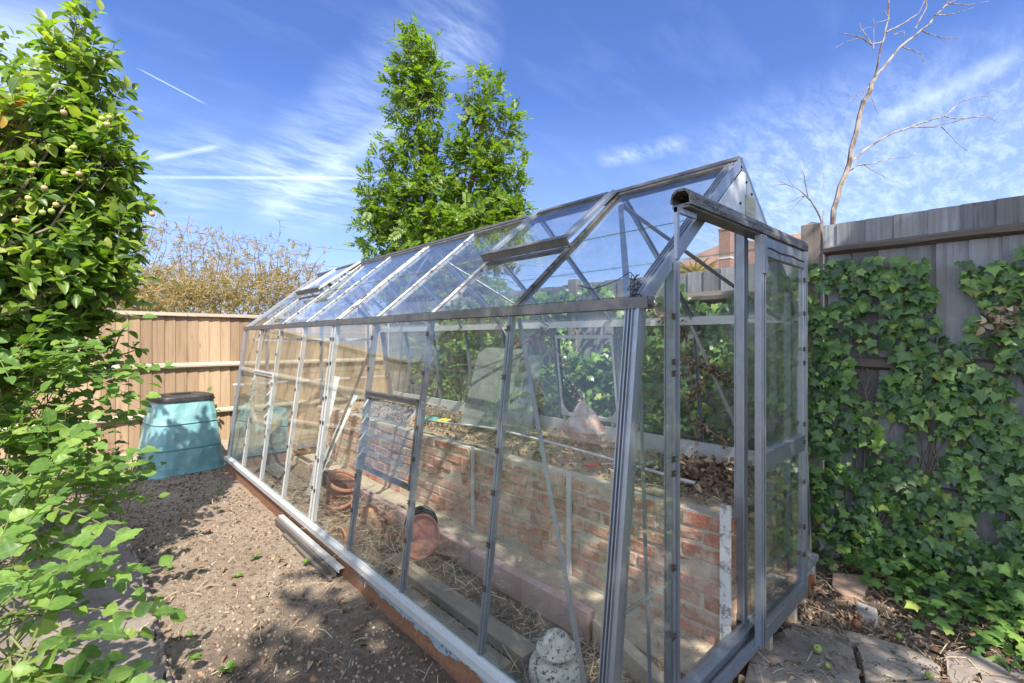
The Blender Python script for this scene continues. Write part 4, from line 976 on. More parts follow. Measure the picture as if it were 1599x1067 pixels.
xy = box_xy(1500, 1.2, 1.73, .9, 4.6); scat_flat('straw', STRIP, xy, .012 + rng.uniform(0, .05, len(xy)), .03, .14, M['straw'], 'dry straw and roots on the greenhouse floor', .0028, .8)
xy = box_xy(900, 1.55, 2.05, .86, 1.3); scat_flat('straw', STRIP, xy, .02 + rng.uniform(0, .03, len(xy)), .02, .09, M['straw'], 'dry stalk litter just inside the doorway', .003, .8)
ICO_V, ICO_T = None, None
bm = bmesh.new(); bmesh.ops.create_icosphere(bm, subdivisions=1, radius=.5); ICO = ([tuple(v.co) for v in bm.verts], [tuple(v.index for v in f.verts) for f in bm.faces]); bm.free()
def rot_rand(n): return frames(rvec(n), rvec(n))
def gzv(xy): return np.array([gz(a, b) for a, b in xy])
def clods(n, x0, x1, y0, y1, s0, s1, mt, name, label, pw=3, keep=None):
    xy = box_xy(n, x0, x1, y0, y1)
    if keep is not None: xy = xy[[keep(a, b) for a, b in xy]]
    n = len(xy); s_ = s0 + (s1 - s0) * rng.uniform(0, 1, n) ** pw
    sc_ = s_[:, None] * rng.uniform(.55, 1.25, (n, 3)); pos = np.column_stack([xy, gzv(xy) + s_ * .12])
    stuff(scatter(name, ICO, pos, rot_rand(n), sc_, mt, smooth=False), label)
inpath = lambda a, b: False
from mathutils.geometry import intersect_point_tri_2d
def in_poly(x, y, poly):
    c = False; j = len(poly) - 1
    for i in range(len(poly)):
        xi, yi, xj, yj = poly[i].x, poly[i].y, poly[j].x, poly[j].y
        if ((yi > y) != (yj > y)) and (x < (xj - xi) * (y - yi) / (yj - yi) + xi): c = not c
        j = i
    return c
onsoil = lambda a, b: not (1.12 < a < 3.2 and .78 < b < 5.85) and (random.random() < .35 or not in_poly(a, b, pth)) and b < 6.85
clods(60000, -1.6, 1.12, .5, 6.8, .003, .022, M['clod'], 'soil_clods', 'loose crumbs and clods of dry soil on the left ground', 4, onsoil)
clods(5200, -1.5, 1.12, .5, 6.7, .012, .042, M['clod'], 'soil_clods', 'larger clods lying in patches on the left soil', 2.2, lambda a, b: onsoil(a, b) and noise.noise(Vector((a * 2.2, b * 2.2, 8))) > .12)
clods(1800, -1.4, 1.12, .5, 6.6, .004, .020, M['pebble'], 'small_stones', 'pale pebbles and brick crumbs scattered on the left soil', 4, onsoil)
clods(9000, 2.0, 3.62, -.6, .80, .004, .024, M['clod'], 'soil_clods', 'dark soil crumbs on the ground by the ivy', 3)
clods(300, 2.0, 3.62, -.6, .80, .006, .026, M['pebble'], 'small_stones', 'small stones on the ground by the ivy', 3)
clods(5000, 1.19, 1.73, .9, 5.2, .004, .030, M['clod'], 'soil_clods', 'soil crumbs on the greenhouse floor', 4)
clods(5000, XW + .12, 2.98, .9, 5.4, .004, .022, M['clod'], 'soil_clods', 'soil crumbs on the raised bed', 4)
for o in COL.objects:
    if o.get('label') == 'soil crumbs on the raised bed': o.location.z = ZW - .01
xy = np.array([p for p in box_xy(1300, -1.4, 1.12, .5, 6.6) if onsoil(*p)]); scat_flat('twig_litter', STRIP, xy, gzv(xy) + .012, .02, .12, M['straw'], 'thin dry twigs and roots scattered on the left soil', .0028, .35)
xy = np.array([p for p in box_xy(1100, -1.4, 1.12, .5, 6.6) if onsoil(*p)]); scat_flat('leaf_litter', CURL, xy, gzv(xy) + .010, .012, .04, M['litter'], 'small dead leaf bits scattered on the left soil', None, .5)
xy = box_xy(1100, 1.9, 3.6, -.7, .85); xy = xy[~((xy[:, 0] < 3.16) & (xy[:, 1] > .78))]; scat_flat('leaf_litter', CURL, xy, gzv(xy) + .014, .015, .055, M['litter'], 'dead leaves on the ground below the ivy', None, .6)
xy = box_xy(900, 1.9, 3.6, -.7, .85); xy = xy[~((xy[:, 0] < 3.16) & (xy[:, 1] > .78))]; scat_flat('twig_litter', STRIP, xy, gzv(xy) + .018, .03, .16, M['straw'], 'dry twigs on the ground below the ivy', .003, .35)
# edging log along the path
eg = [G(206, 862), G(216, 880), G(232, 938), G(240, 965), G(251, 1010), G(258, 1045), G(268, 1100)]
m = MB(); pts = []
for a, b_ in zip(eg[:-1], eg[1:]):
    for k in range(4): q = a.lerp(b_, k / 4); pts.append((q.x + random.uniform(-.006, .006), q.y, .022 + random.uniform(-.008, .012)))
m.tube(pts, [.009 + random.uniform(-.003, .004) for _ in pts], 7); tag(m.build('edging_root', M['bark_pale'], smooth=True), 'thin gnarled root edging the path on the left', 'root')
e2 = [G(60, 830), G(120, 808), G(178, 788), G(210, 778)]; m = MB()
for a, b_ in zip(e2[:-1], e2[1:]):
    d_ = Vector((b_.x - a.x, b_.y - a.y, 0)); s_ = Vector((-d_.y, d_.x, 0)).normalized() * .03; m.pbox((a.x, a.y, 0), d_ * .995, s_, (0, 0, .07))
tag(m.build('edging_board', M['plank']), 'dark low timber edging behind the path under the shrubs', 'edging board')
# paving slabs bottom right
slabs = [([(1175, 1010), (1235, 975), (1330, 1000), (1345, 1068), (1330, 1120), (1150, 1120)], 'slab', 'brown paving slab nearest the sliding door'),
         ([(1240, 973), (1330, 985), (1420, 1010), (1470, 1040), (1468, 1058), (1352, 1062), (1338, 1002)], 'slab', 'grey cracked paving slab in the middle of the bottom right paving'),
         ([(1475, 1015), (1530, 1025), (1640, 1065), (1680, 1120), (1500, 1120), (1480, 1062)], 'slab', 'buff paving slab at the bottom right beside the ivy'),
         ([(1352, 1066), (1468, 1062), (1490, 1120), (1340, 1120)], 'slab', 'dark paving slab between the grey and buff slabs at the frame edge'),
         ([(1300, 893), (1362, 898), (1348, 935), (1315, 928), (1300, 915)], 'slab_red', 'small pinkish triangular tile by the foot of the ivy'),
         ([(1338, 938), (1370, 950), (1372, 966), (1345, 960), (1335, 950)], 'stone', 'small grey flat stone beside the pinkish tile')]
for (ps, mt, lb) in slabs:
    zt = .030 + random.uniform(-.004, .004); q = [G(x, y, zt) for x, y in ps]; n_ = len(q)
    ar = sum(q[i].x * q[(i + 1) % n_].y - q[(i + 1) % n_].x * q[i].y for i in range(n_))
    if ar < 0: q = q[::-1]
    c = sum(q, Vector()) / n_; tl = random.uniform(-.02, .02)
    top = [Vector((v.x, v.y, zt + tl * (v.x - c.x))) for v in q]
    m = MB(); m.poly(top + [Vector((v.x, v.y, -.03)) for v in q], [tuple(range(n_)), tuple(range(2 * n_ - 1, n_ - 1, -1))] + [(i, n_ + i, n_ + (i + 1) % n_, (i + 1) % n_) for i in range(n_)])
    big = mt == 'slab'; tag(m.build('paving_slab' if big else ('tile' if mt == 'slab_red' else 'stone'), M[mt], bevel=.006), lb, 'paving slab' if big else 'stone', 'broken paving slabs bottom right' if big else None)
xy = box_xy(2600, 2.0, 3.3, -.5, .72); n_ = len(xy); kk = np.array([noise.noise(Vector((a * 4, b * 4, 1))) for a, b in xy]) > .02; xy = xy[kk]; n_ = len(xy); s_ = .003 + .013 * rng.uniform(0, 1, n_) ** 3
stuff(scatter('soil_crumbs', ICO, np.column_stack([xy, np.full(n_, .036)]), rot_rand(n_), s_[:, None] * rng.uniform(.5, 1.2, (n_, 3)), M['clod']), 'soil crumbs lying on the paving slabs')
# windfall apples
def apple(x, y, r_, label, mt='apple_green', z=.035):
    v = G(x, y, z + r_ * .5); m = MB()
    prof = [(.0, -.80), (.25, -.92), (.62, -.78), (.93, -.30), (1.0, .12), (.86, .60), (.52, .88), (.22, .86), (.0, .66)]
    m.lathe([(a * r_, b_ * r_) for a, b_ in prof], (0, 0, 0), 16); m.tube([(0, 0, r_ * .6), (r_ * .1, 0, r_ * 1.25)], r_ * .06, 5)
    o = m.build('windfall_apple', M[mt], smooth=True); o.location = (v.x, v.y, z + r_ * .62); o.rotation_euler = (random.uniform(-1, 1), random.uniform(-1, 1), 0)
    return tag(o, label, 'apple', 'windfall apples on the ground')
apple(1277, 1014, .020, 'largest green windfall apple on the paving by the sliding door')
apple(1292, 1040, .013, 'small green windfall apple on the paving, nearest the camera by the door')
apple(1404, 994, .014, 'small yellow green windfall apple on the paving below the ivy')
apple(1452, 1056, .016, 'green windfall apple at the joint of the buff paving slab')
apple(1338, 975, .022, 'rotten red brown windfall apple beside the grey stone', 'apple_rot')
apple(175, 972, .021, 'lone green windfall apple on the left path')
# seedlings in the soil
def weed(x, y, s_, label, n=6, mt='leaf_near'):
    v = G(x, y, .01); pos = []; d = []
    for i in range(n):
        a = 2 * math.pi * i / n + random.uniform(-.3, .3); pos.append((v.x, v.y, .015)); d.append((math.cos(a), math.sin(a), random.uniform(.3, 1.0)))
    o = scatter('seedling', LEAFW, np.array(pos), frames(np.array(d), np.tile([[0, 0, 1.0]], (n, 1))), rng.uniform(.5, .9, n) * s_, M[mt]); tag(o, label, 'seedling', 'green seedlings in the left soil')
for (x, y, s_, lb) in ((342, 768, .06, 'yellow green seedling near the compost bin'), (400, 872, .05, 'tall leafed seedling in the middle of the left soil'), (372, 902, .04, 'small seedling left of the middle of the soil'), (462, 852, .035, 'tiny seedling nearest the outside board'),
                       (355, 1048, .05, 'bright green seedling at the bottom of the frame'), (305, 1030, .045, 'dark green seedling by the root edging at the bottom'), (295, 995, .035, 'two leafed seedling beside the root edging'), (265, 890, .04, 'seedling where the path meets the soil'), (478, 880, .04, 'low weed beside the end of the outside board'), (642, 1022, .02, 'tiny weed in the dark soil near the plinth'), (250, 935, .03, 'small weed next to the path edge')):
    weed(x, y, s_, lb)

# ------------------------------------------------------------------ compost bin
bc = Vector((.80, 6.26, 0)); brz = R(10)
cb = empty('compost_bin', tuple(bc), 'tapered teal plastic compost bin with a black lid in front of the tan fence', 'compost bin')
def sq(rr, k=40, pw=5.0):
    out = []
    for j in range(k):
        a = 2 * math.pi * j / k + brz; c, s_ = math.cos(a - brz), math.sin(a - brz); q = (abs(c) ** pw + abs(s_) ** pw) ** (-1 / pw)
        x, y = c * q * rr, s_ * q * rr; out.append((x * math.cos(brz) - y * math.sin(brz), x * math.sin(brz) + y * math.cos(brz)))
    return out
def ring_mesh(levels, facet=True, k=40):
    m = MB(); vs = []; fs = []
    for li, (z, r_, fa) in enumerate(levels):
        for j, (x, y) in enumerate(sq(r_, k)):
            e_ = 1 + (fa * (1 if (j // 2) % 2 else -.6) * (1 if (j // 4 + li) % 2 else .35) * 1.3 if facet else 0); vs.append((bc.x + x * e_, bc.y + y * e_, z))
    for li in range(len(levels) - 1):
        for j in range(k):
            j2 = (j + 1) % k; a, b_, c, d = li * k + j, li * k + j2, (li + 1) * k + j2, (li + 1) * k + j
            fs += [(a, b_, c), (a, c, d)] if (j // 2 + li) % 2 else [(a, b_, d), (b_, c, d)]
    fs.append(tuple(range((len(levels) - 1) * k, len(levels) * k))); m.poly(vs, fs); return m
lv = [(.0, .372, 0), (.02, .372, 0), (.022, .358, 0), (.09, .350, .016), (.17, .340, .018), (.255, .333, .0), (.260, .316, 0), (.270, .314, 0), (.275, .331, 0), (.290, .327, 0), (.36, .318, .019), (.44, .308, .019), (.510, .301, 0), (.516, .284, 0), (.526, .282, 0), (.531, .299, 0), (.545, .295, 0), (.60, .288, .021), (.68, .278, .021), (.745, .268, 0), (.765, .262, 0)]
ring_mesh(lv).build('body', M['bin'], cb)
ring_mesh([(.758, .276, 0), (.760, .280, 0), (.775, .280, 0), (.777, .272, 0), (.800, .270, 0), (.812, .262, 0), (.818, .20, 0)], False).build('lid', M['bin_lid'], cb)
m = MB(); m.box((bc.x - .09, bc.y - .03, .819), (bc.x + .09, bc.y + .03, .836)); m.build('lid_handle', M['bin_lid'], cb, bevel=.004)

for (x, y, z0, z1, lb) in ((2.26, .77, -.01, .10, 'short pale timber stub under the sliding door, nearer of two'), (2.62, .775, -.01, .10, 'short pale timber stub under the sliding door, further of two')):
    m = MB(); m.box((x, y - .015, z0), (x + .035, y + .02, z1)); tag(m.build('timber_stub', M['fence_rail'], bevel=.003), lb, 'timber stub')

# ------------------------------------------------------------------ vegetation
def ell_points(ells, n, shell=.55):
    """points in a union of ellipsoids (centre, radii), denser towards the outside; returns positions and outward directions"""
    vol = np.array([e[1][0] * e[1][1] * e[1][2] for e in ells]) ** .8; pr = vol / vol.sum(); k = rng.choice(len(ells), n, p=pr)
    c = np.array([tuple(e[0]) for e in ells])[k]; r_ = np.array([e[1] for e in ells])[k]
    d = rvec(n); rad = (shell ** 3 + (1 - shell ** 3) * rng.uniform(0, 1, n)) ** (1 / 3) * np.where(rng.uniform(0, 1, n) < .25, rng.uniform(.3, 1, n), 1)
    return c + d * r_ * rad[:, None], d, k
def add_limbs(mb, start, ells, rad, wob=.06, n=5):
    for (c, r_) in ells:
        c = Vector(c); s_ = Vector(start); mid = s_.lerp(c, .5) + Vector((0, 0, -.12 * (c - s_).length))
        pts = [s_]
        for i in range(1, n + 1):
            t = i / n; q = s_ * (1 - t) ** 2 + mid * 2 * t * (1 - t) + c * t * t; pts.append(q + Vector((random.uniform(-wob, wob), random.uniform(-wob, wob), 0)) * (c - s_).length * .5)
        mb.tube(pts, [rad * (1 - .8 * i / n) for i in range(n + 1)], 7)
def leafy(ells, ntwig, nleaf, tl, ls, up=.6, out=.6, shell=.55):
    p, d, k = ell_points(ells, ntwig, shell)
    t = norm(d * out + np.array([0, 0, up]) + rng.normal(0, .35, (ntwig, 3)))
    P_, D_, N_, S_ = [], [], [], []
    for j in range(nleaf):
        f = (j + .5) / nleaf; base = p + t * (f * tl)
        side = norm(np.cross(t, rng.normal(0, 1, (ntwig, 3))))
        D_.append(norm(t * (.25 + .5 * f) + side * (1.1 - .6 * f) + np.array([0, 0, -.15]))); P_.append(base); N_.append(norm(np.array([-.25, -.4, 1.0]) + .4 * t + rng.normal(0, .45, (ntwig, 3)))); S_.append(ls * rng.uniform(.65, 1.15, ntwig))
    return np.concatenate(P_), np.concatenate(D_), np.concatenate(N_), np.concatenate(S_), p, t
def twigs(mb, p, t, tl, r_=.003, back=.5, frac=1.0):
    for i in range(len(p)):
        if random.random() > frac: continue
        a = Vector(p[i]) - Vector(t[i]) * tl * back; b_ = Vector(p[i]) + Vector(t[i]) * tl
        mb.tube([a, (a + b_) / 2 + Vector((0, 0, -.02)), b_], [r_, r_ * .8, r_ * .4], 3)
def E(x, y, d, rx, rz, ry=None):                  # ellipsoid whose size is also given in photo pixels
    k = d / F; return (P(x, y, d), ((ry or rx) * k, (ry or rx) * k, rz * k)) if False else (P(x, y, d), (rx * k, (ry or rx) * k, rz * k))

# apple tree on the left
at_ = empty('apple_tree', (-.75, 3.05, 0), 'leafy apple tree with small green and blushed apples on the left', 'tree')
ae = [E(128, 60, 2.75, 24, 62), E(140, 130, 2.75, 46, 60), E(118, 205, 2.7, 58, 50), E(60, 330, 2.7, 105, 80), E(150, 300, 2.7, 66, 70), E(165, 380, 2.7, 54, 60), E(185, 250, 2.7, 34, 34), E(190, 450, 2.7, 28, 30),
      E(60, 430, 2.5, 110, 70), E(130, 440, 2.6, 70, 50), E(-60, 260, 2.7, 90, 110), E(-30, 420, 2.5, 110, 120), E(10, 120, 3.0, 14, 46), E(60, 520, 2.6, 80, 50), E(75, 180, 2.8, 34, 40), E(-50, 550, 2.6, 80, 90), E(20, 250, 2.6, 60, 60), E(40, 200, 2.45, 50, 45), E(10, 300, 2.4, 60, 50)]
m = MB(); m.tube([(-.78, 2.95, -.05), (-.76, 3.0, .5), (-.70, 3.05, 1.0), (-.62, 3.15, 1.5)], [.075, .062, .055, .045], 12)
fork = (-.62, 3.15, 1.5); add_limbs(m, fork, ae, .013)
pts = [Vector(fork), P(70, 350, 2.8), P(105, 240, 2.8), P(120, 140, 2.75), P(132, 60, 2.75), P(135, 4, 2.75)]; m.tube(pts, [.035, .028, .02, .013, .008, .004], 7)
ae = [(c - Vector((.035, -.03, 0)) if P(235, 300, 2.7).x - c.x < .5 else c, (r_[0] * .92, r_[1] * .92, r_[2] * .95)) for c, r_ in ae]
p_, d_, n_, s_, tp, tt = leafy(ae, 1800, 7, .13, .082, .75, .7)
twigs(m, tp, tt, .13, .0028, 1.0, .8); m.build('trunk', M['bark'], at_)
nrm = len(p_); sc_ = np.column_stack([s_ * rng.uniform(.8, 1.15, nrm), s_, s_ * rng.uniform(.3, 2.2, nrm)])
scatter('crown', LEAF, p_, frames(d_, n_), sc_, M['leaf_apple'], at_, smooth=True)
def fruit(x, y, d, r_):
    v = P(x, y, d); m = MB(); prof = [(.0, -.85), (.25, -.93), (.65, -.75), (.95, -.25), (1.0, .15), (.84, .62), (.5, .88), (.2, .84), (0, .66)]
    m.lathe([(a * r_, b_ * r_) for a, b_ in prof], v, 14); m.tube([v + Vector((0, 0, r_ * .7)), v + Vector((.004, 0, r_ * 1.9))], .0016, 4); return m.build('apple', M['apple'], at_, smooth=True)
for (x, y) in ((160, 186), (171, 184), (168, 195), (116, 231), (52, 256), (102, 272), (124, 272), (108, 237), (70, 294), (88, 320), (81, 330), (67, 332), (25, 345), (45, 310), (100, 176), (238, 335)):
    fruit(x, y, 2.22 + random.uniform(-.06, .06), .0135 if x < 230 else .012)
# orange tinged cherry-like spray at the left edge
tr_ = empty('young_tree', tuple(P(-60, 800, 2.6) * 1.0)[:2] + (0,), 'young tree with yellow and orange tinted leaves at the left frame edge', 'tree')
m = MB(); b0 = Vector((tr_.location.x, tr_.location.y, 0)); m.tube([b0, b0 + Vector((.1, .1, 1.0)), P(-30, 300, 2.5), P(5, 170, 2.5)], [.02, .017, .012, .005], 7)
oe = [E(5, 175, 2.4, 26, 22), E(-20, 210, 2.4, 40, 30)]; p_, d_, n_, s_, tp, tt = leafy(oe, 34, 6, .12, .07, .3, .8); twigs(m, tp, tt, .12, .0025, 1.0); m.build('stem', M['bark'], tr_)
scatter('orange_leaves', LEAF, p_, frames(d_, n_), s_, M['leaf_orange'], tr_, smooth=True)
oe = [E(0, 85, 2.9, 14, 26), E(10, 100, 2.9, 22, 14)]; p_, d_, n_, s_, tp, tt = leafy(oe, 22, 6, .12, .07, .4, .8); scatter('green_leaves', LEAF, p_, frames(d_, n_), s_, M['leaf_apple'], tr_, smooth=True)

# broad leaved sapling growth in the left foreground: arching stems with paired leaves
def arching(root, ells, nst, ls, label, name='sapling', mt='leaf_near', cat='shrub', tm=LEAFW, group=None, nl=9, tl=.32, up=.25):
    e = empty(name, (root[0], root[1], 0), label, cat, group); m = MB(); add_limbs(m, (root[0], root[1], 0), ells, .009, .03)
    p, d, k = ell_points(ells, nst, .2); c = np.array([tuple(ells[i][0]) for i in k])
    t = norm(d * .8 + np.array([0, 0, up]) + rng.normal(0, .25, (nst, 3)))
    P_, D_, N_, S_ = [], [], [], []
    for i in range(nst):
        pts = [Vector(p[i]) + Vector(t[i]) * (tl * f) + Vector((0, 0, -.25 * tl * f * f)) for f in (-.3, 0, .33, .66, 1.0)]
        m.tube(pts, [.0035, .003, .0025, .002, .001], 4)
        sd = Vector(t[i]).cross(Vector((0, 0, 1))).normalized()
        for j in range(nl):
            f = (j // 2 + .6) / (nl / 2); f = min(f, 1); q = Vector(p[i]) + Vector(t[i]) * tl * f + Vector((0, 0, -.25 * tl * f * f)); sg = 1 if j % 2 else -1
            dd = sd * sg * .9 + Vector(t[i]) * .55 if j < nl - 1 else Vector(t[i]); dd = dd + Vector((0, 0, random.uniform(-.35, .1)))
            P_.append(q); D_.append(dd); N_.append(Vector((-.35, -.55, 1)) + Vector((random.gauss(0, .35), random.gauss(0, .35), 0))); S_.append(ls * random.uniform(.7, 1.15) * (1.1 if j == nl - 1 else 1))
    m.build('stem', M['stem'], e)
    A = lambda q: np.array([tuple(v) for v in q])
    s_ = np.array(S_); n = len(s_); sc_ = np.column_stack([s_ * rng.uniform(.85, 1.15, n), s_, s_ * rng.uniform(.3, 1.5, n)])
    scatter('leaves', tm, A(P_), frames(A(D_), A(N_)), sc_, M[mt], e, smooth=True); return e
v = G(-40, 1000); arching((v.x, v.y), [E(20, 1010, 1.30, 45, 45), E(-30, 960, 1.35, 50, 60), E(35, 955, 1.45, 40, 30), E(0, 1050, 1.3, 50, 40)], 34, .066, 'broad leaved sapling closest to the camera at the bottom left corner', group='saplings and shrubs on the left')
v = G(-20, 860); arching((v.x, v.y), [E(40, 840, 1.9, 65, 35), E(120, 880, 1.8, 45, 18), E(-10, 880, 1.7, 50, 40), E(50, 780, 2.0, 70, 40), E(10, 800, 1.8, 60, 50)], 36, .07, 'pale green sapling arching over the left path', group='saplings and shrubs on the left')
v = G(60, 800); arching((v.x, v.y), [E(185, 790, 2.9, 26, 14), E(150, 805, 2.7, 26, 14), E(120, 775, 2.8, 36, 22), E(170, 770, 2.9, 20, 14)], 24, .05, 'low sapling sprays reaching over the soil edge towards the compost bin', group='saplings and shrubs on the left', up=.5)
v = G(-30, 760); arching((v.x, v.y), [E(30, 650, 2.3, 80, 70), E(0, 560, 2.3, 90, 60), E(60, 710, 2.5, 55, 35), E(80, 590, 2.5, 60, 40), E(-40, 720, 2.1, 70, 80), E(60, 500, 2.5, 80, 40), E(110, 630, 2.7, 30, 30), E(10, 740, 2.2, 70, 40), E(20, 600, 2.5, 90, 80), E(-10, 680, 2.4, 80, 80), E(60, 640, 2.7, 60, 70), E(120, 530, 2.6, 40, 30)], 230, .066, 'dense bushy shrub filling the space below the apple tree', group='saplings and shrubs on the left', nl=9)
# thin branch with leaves in front of the tan fence
m = MB(); cb_ = [P(60, 700, 3.0), P(130, 640, 3.0), P(166, 580, 3.0), P(188, 555, 3.0), P(215, 546, 3.0)]
sb = empty('branching_shrub', (P(60, 700, 3.0).x, P(60, 700, 3.0).y, 0), 'thin dark branched shrub with a few drooping leaves in front of the tan fence', 'shrub')
m.tube([Vector((cb_[0].x, cb_[0].y, 0))] + cb_, [.012, .010, .009, .007, .005, .003], 6); m.tube([cb_[2], P(185, 530, 3.0), P(192, 516, 3.0)], [.005, .004, .002], 5); m.tube([cb_[2], P(180, 560, 3.0), P(178, 530, 2.9)], .003, 4); m.build('stem', M['bark'], sb)
P_ = []; D_ = []
for (x, y, dx, dy) in ((178, 525, -1, .3), (185, 520, -.3, -1), (192, 516, .5, -.8), (200, 520, 1, 0), (205, 545, 1, -.2), (215, 546, 1, .1), (212, 550, .6, .8), (225, 548, 1, -.3), (196, 552, .7, .6), (175, 516, -.8, -.5), (190, 535, 1, .2), (210, 538, .8, -.7), (166, 530, -1, .5), (150, 590, 1, .6), (170, 575, 1, .3), (185, 590, 1, .2), (200, 587, 1, .1), (160, 560, -1, -.1), (190, 505, .1, -1)):
    for k in range(2):
        a = P(x + random.uniform(-5, 5), y + random.uniform(-4, 4), 3.0 + random.uniform(-.08, .08)); b_ = P(x + dx * 10, y + dy * 10, 3.0 + random.uniform(-.05, .05)); P_.append(tuple(a)); D_.append(tuple(b_ - a + Vector((0, 0, -.01))))
scatter('leaves', LEAF, np.array(P_), frames(np.array(D_), np.tile([[0, -.3, 1.0]], (len(P_), 1))), rng.uniform(.06, .085, len(P_)), M['leaf_apple'], sb, smooth=True)
# dark spurge by the bin and small plants
def rosette(c, n, h, ls, label, mt, tm=LEAFN, group=None, name='small_plant'):
    e = empty(name, (c[0], c[1], 0), label, 'plant', group); m = MB(); P_ = []; D_ = []
    for i in range(n):
        a = random.uniform(0, 6.28); rr = random.uniform(.02, h * .6); hh = random.uniform(.4, 1) * h; top = Vector((c[0] + math.cos(a) * rr, c[1] + math.sin(a) * rr, hh)); m.tube([(c[0], c[1], 0), tuple(top)], [.004, .003], 4)
        for k in range(14):
            aa = k * 2.4; f = .35 + .65 * k / 14; q = Vector((c[0], c[1], 0)).lerp(top, f); P_.append(tuple(q)); D_.append((math.cos(aa), math.sin(aa), .1 + f * .7))
    m.build('stem', M['stem'], e); scatter('leaves', tm, np.array(P_), frames(np.array(D_), np.tile([[0, 0, 1.0]], (len(P_), 1))), rng.uniform(.7, 1.1, len(P_)) * ls, M[mt], e, smooth=True)
v = G(170, 752); rosette((v.x, v.y), 16, .34, .09, 'dark green spurge with narrow leaves to the left of the compost bin', 'leaf_dark')
v = G(205, 742); rosette((v.x, v.y), 7, .30, .06, 'small leafy weed against the fence beside the compost bin', 'leaf_near')
v = G(140, 765); rosette((v.x, v.y), 12, .42, .08, 'dark spurge with narrow leaves half hidden behind the sapling sprays', 'leaf_dark')
arching((1.02, 6.82), [((1.05, 6.74, .62), (.10, .06, .16))], 9, .06, 'little climber on the fence between the compost bin and the greenhouse', 'climber', 'leaf_near', 'climber', nl=6, tl=.13, up=.8)

# ash tree behind the far fence
ac = P(700, 400, 10.0); as_ = empty('ash_tree', (ac.x, ac.y, 0), 'tall two topped ash tree with fresh green leaves behind the greenhouse', 'tree')
A_ = lambda x, y, rx, ry, dd=0: E(x, y + 8, 10 + dd, max(9, rx * .95 - 5), max(10, ry * .92 - 5), max(14, rx * 1.1))
ee = [A_(648, 95, 30, 52), A_(640, 75, 24, 30), A_(668, 120, 26, 60), A_(655, 180, 38, 65), A_(645, 250, 36, 55), A_(600, 240, 26, 18), A_(670, 320, 58, 60), A_(605, 315, 44, 40), A_(590, 290, 26, 38), A_(585, 345, 30, 38),
      A_(752, 150, 24, 48), A_(785, 150, 14, 26), A_(735, 140, 20, 26), A_(765, 205, 42, 50), A_(800, 195, 14, 24), A_(740, 260, 46, 60), A_(790, 270, 34, 50), A_(805, 310, 22, 38), A_(760, 330, 54, 44), A_(700, 240, 26, 40), A_(625, 130, 20, 36), A_(670, 90, 20, 34), A_(700, 370, 90, 50), A_(620, 370, 44, 42), A_(790, 345, 36, 32), A_(700, 430, 95, 60), A_(640, 440, 60, 60)]
m = MB(); t0 = Vector((ac.x, ac.y, -.1)); m.tube([t0, P(698, 480, 10), P(685, 400, 10), P(665, 300, 10), P(655, 200, 10), P(648, 100, 10), P(645, 60, 10)], [.14, .12, .10, .075, .05, .025, .01], 9)
m.tube([P(688, 410, 10), P(720, 350, 10), P(745, 250, 10), P(755, 170, 10), P(758, 110, 10)], [.08, .07, .05, .03, .008], 8)
add_limbs(m, P(685, 400, 10), ee[5:], .035, .04)
p_, d_, n_, s_, tp, tt = leafy(ee, 1650, 4, .24, .27, .45, .9, .35)
twigs(m, tp, tt, .26, .008, .9, .5); m.build('trunk', M['bark'], as_); scatter('crown', PIN, p_, frames(d_, n_), s_, M['leaf_ash'], as_, smooth=False)

# browned feathery bushes behind the tan fence
def feathery(cx, d, ells, n, label, wisps, base):
    b0 = P(cx, 480, d); e = empty('feathery_bush', (b0.x, b0.y, 0), label, 'bush', 'browned feathery bushes behind the fence'); m = MB()
    add_limbs(m, (b0.x, b0.y, .2), ells, .018, .05); P_ = []; D_ = []
    p, dd, k = ell_points(ells, n, .35); t = norm(dd * .9 + rng.normal(0, .4, (n, 3)) + np.array([0, 0, .25]))
    for (x, y, dx) in wisps:
        a = P(x, 440, d + random.uniform(-.3, .3)); b_ = P(x + dx, y, d + random.uniform(-.4, .4)); md = a.lerp(b_, .5) + Vector((random.uniform(-.1, .1), random.uniform(-.1, .1), .05)); m.tube([a, md, b_], [.008, .005, .002], 4)
        for q in range(3):
            f = random.uniform(.3, .9); s0_ = a.lerp(b_, f); e_ = s0_ + Vector((random.uniform(-.35, .35), random.uniform(-.2, .2), random.uniform(.0, .3))); m.tube([s0_, s0_.lerp(e_, .5) + Vector((0, 0, .04)), e_], [.004, .003, .0015], 3)
            for w_ in range(12):
                P_.append(tuple(s0_.lerp(e_, random.uniform(.2, 1)))); D_.append((random.gauss(0, .6), random.gauss(0, .6), random.uniform(-1, .4)))
    m.build('stems', M['bark'], e)
    reps = 9; fade = np.clip((p[:, 2] - 2.15) * 1.1, 0, .86); kp = rng.uniform(0, 1, n) > fade; p = p[kp]; t = t[kp]; n = len(p); pp = np.repeat(p, reps, 0) + rng.uniform(0, .16, (n * reps, 1)) * np.repeat(t, reps, 0); tt_ = norm(np.repeat(t, reps, 0) + rng.normal(0, .6, (n * reps, 3)) + np.array([0, 0, -.25]))
    if P_: pp = np.concatenate([pp, np.array(P_)]); tt_ = np.concatenate([tt_, norm(np.array(D_))])
    N = len(pp); s1 = rng.uniform(.05, .13, N); tm = ([(-.5, 0, 0), (.5, 0, 0), (.35, .55, .1), (-.35, .55, .1), (0, 1, -.05)], [(0, 1, 2), (0, 2, 3), (3, 2, 4)])
    scatter('foliage', tm, pp, frames(tt_, rvec(N)), np.column_stack([np.full(N, .011), s1, s1]), M['leaf_tam'], e)
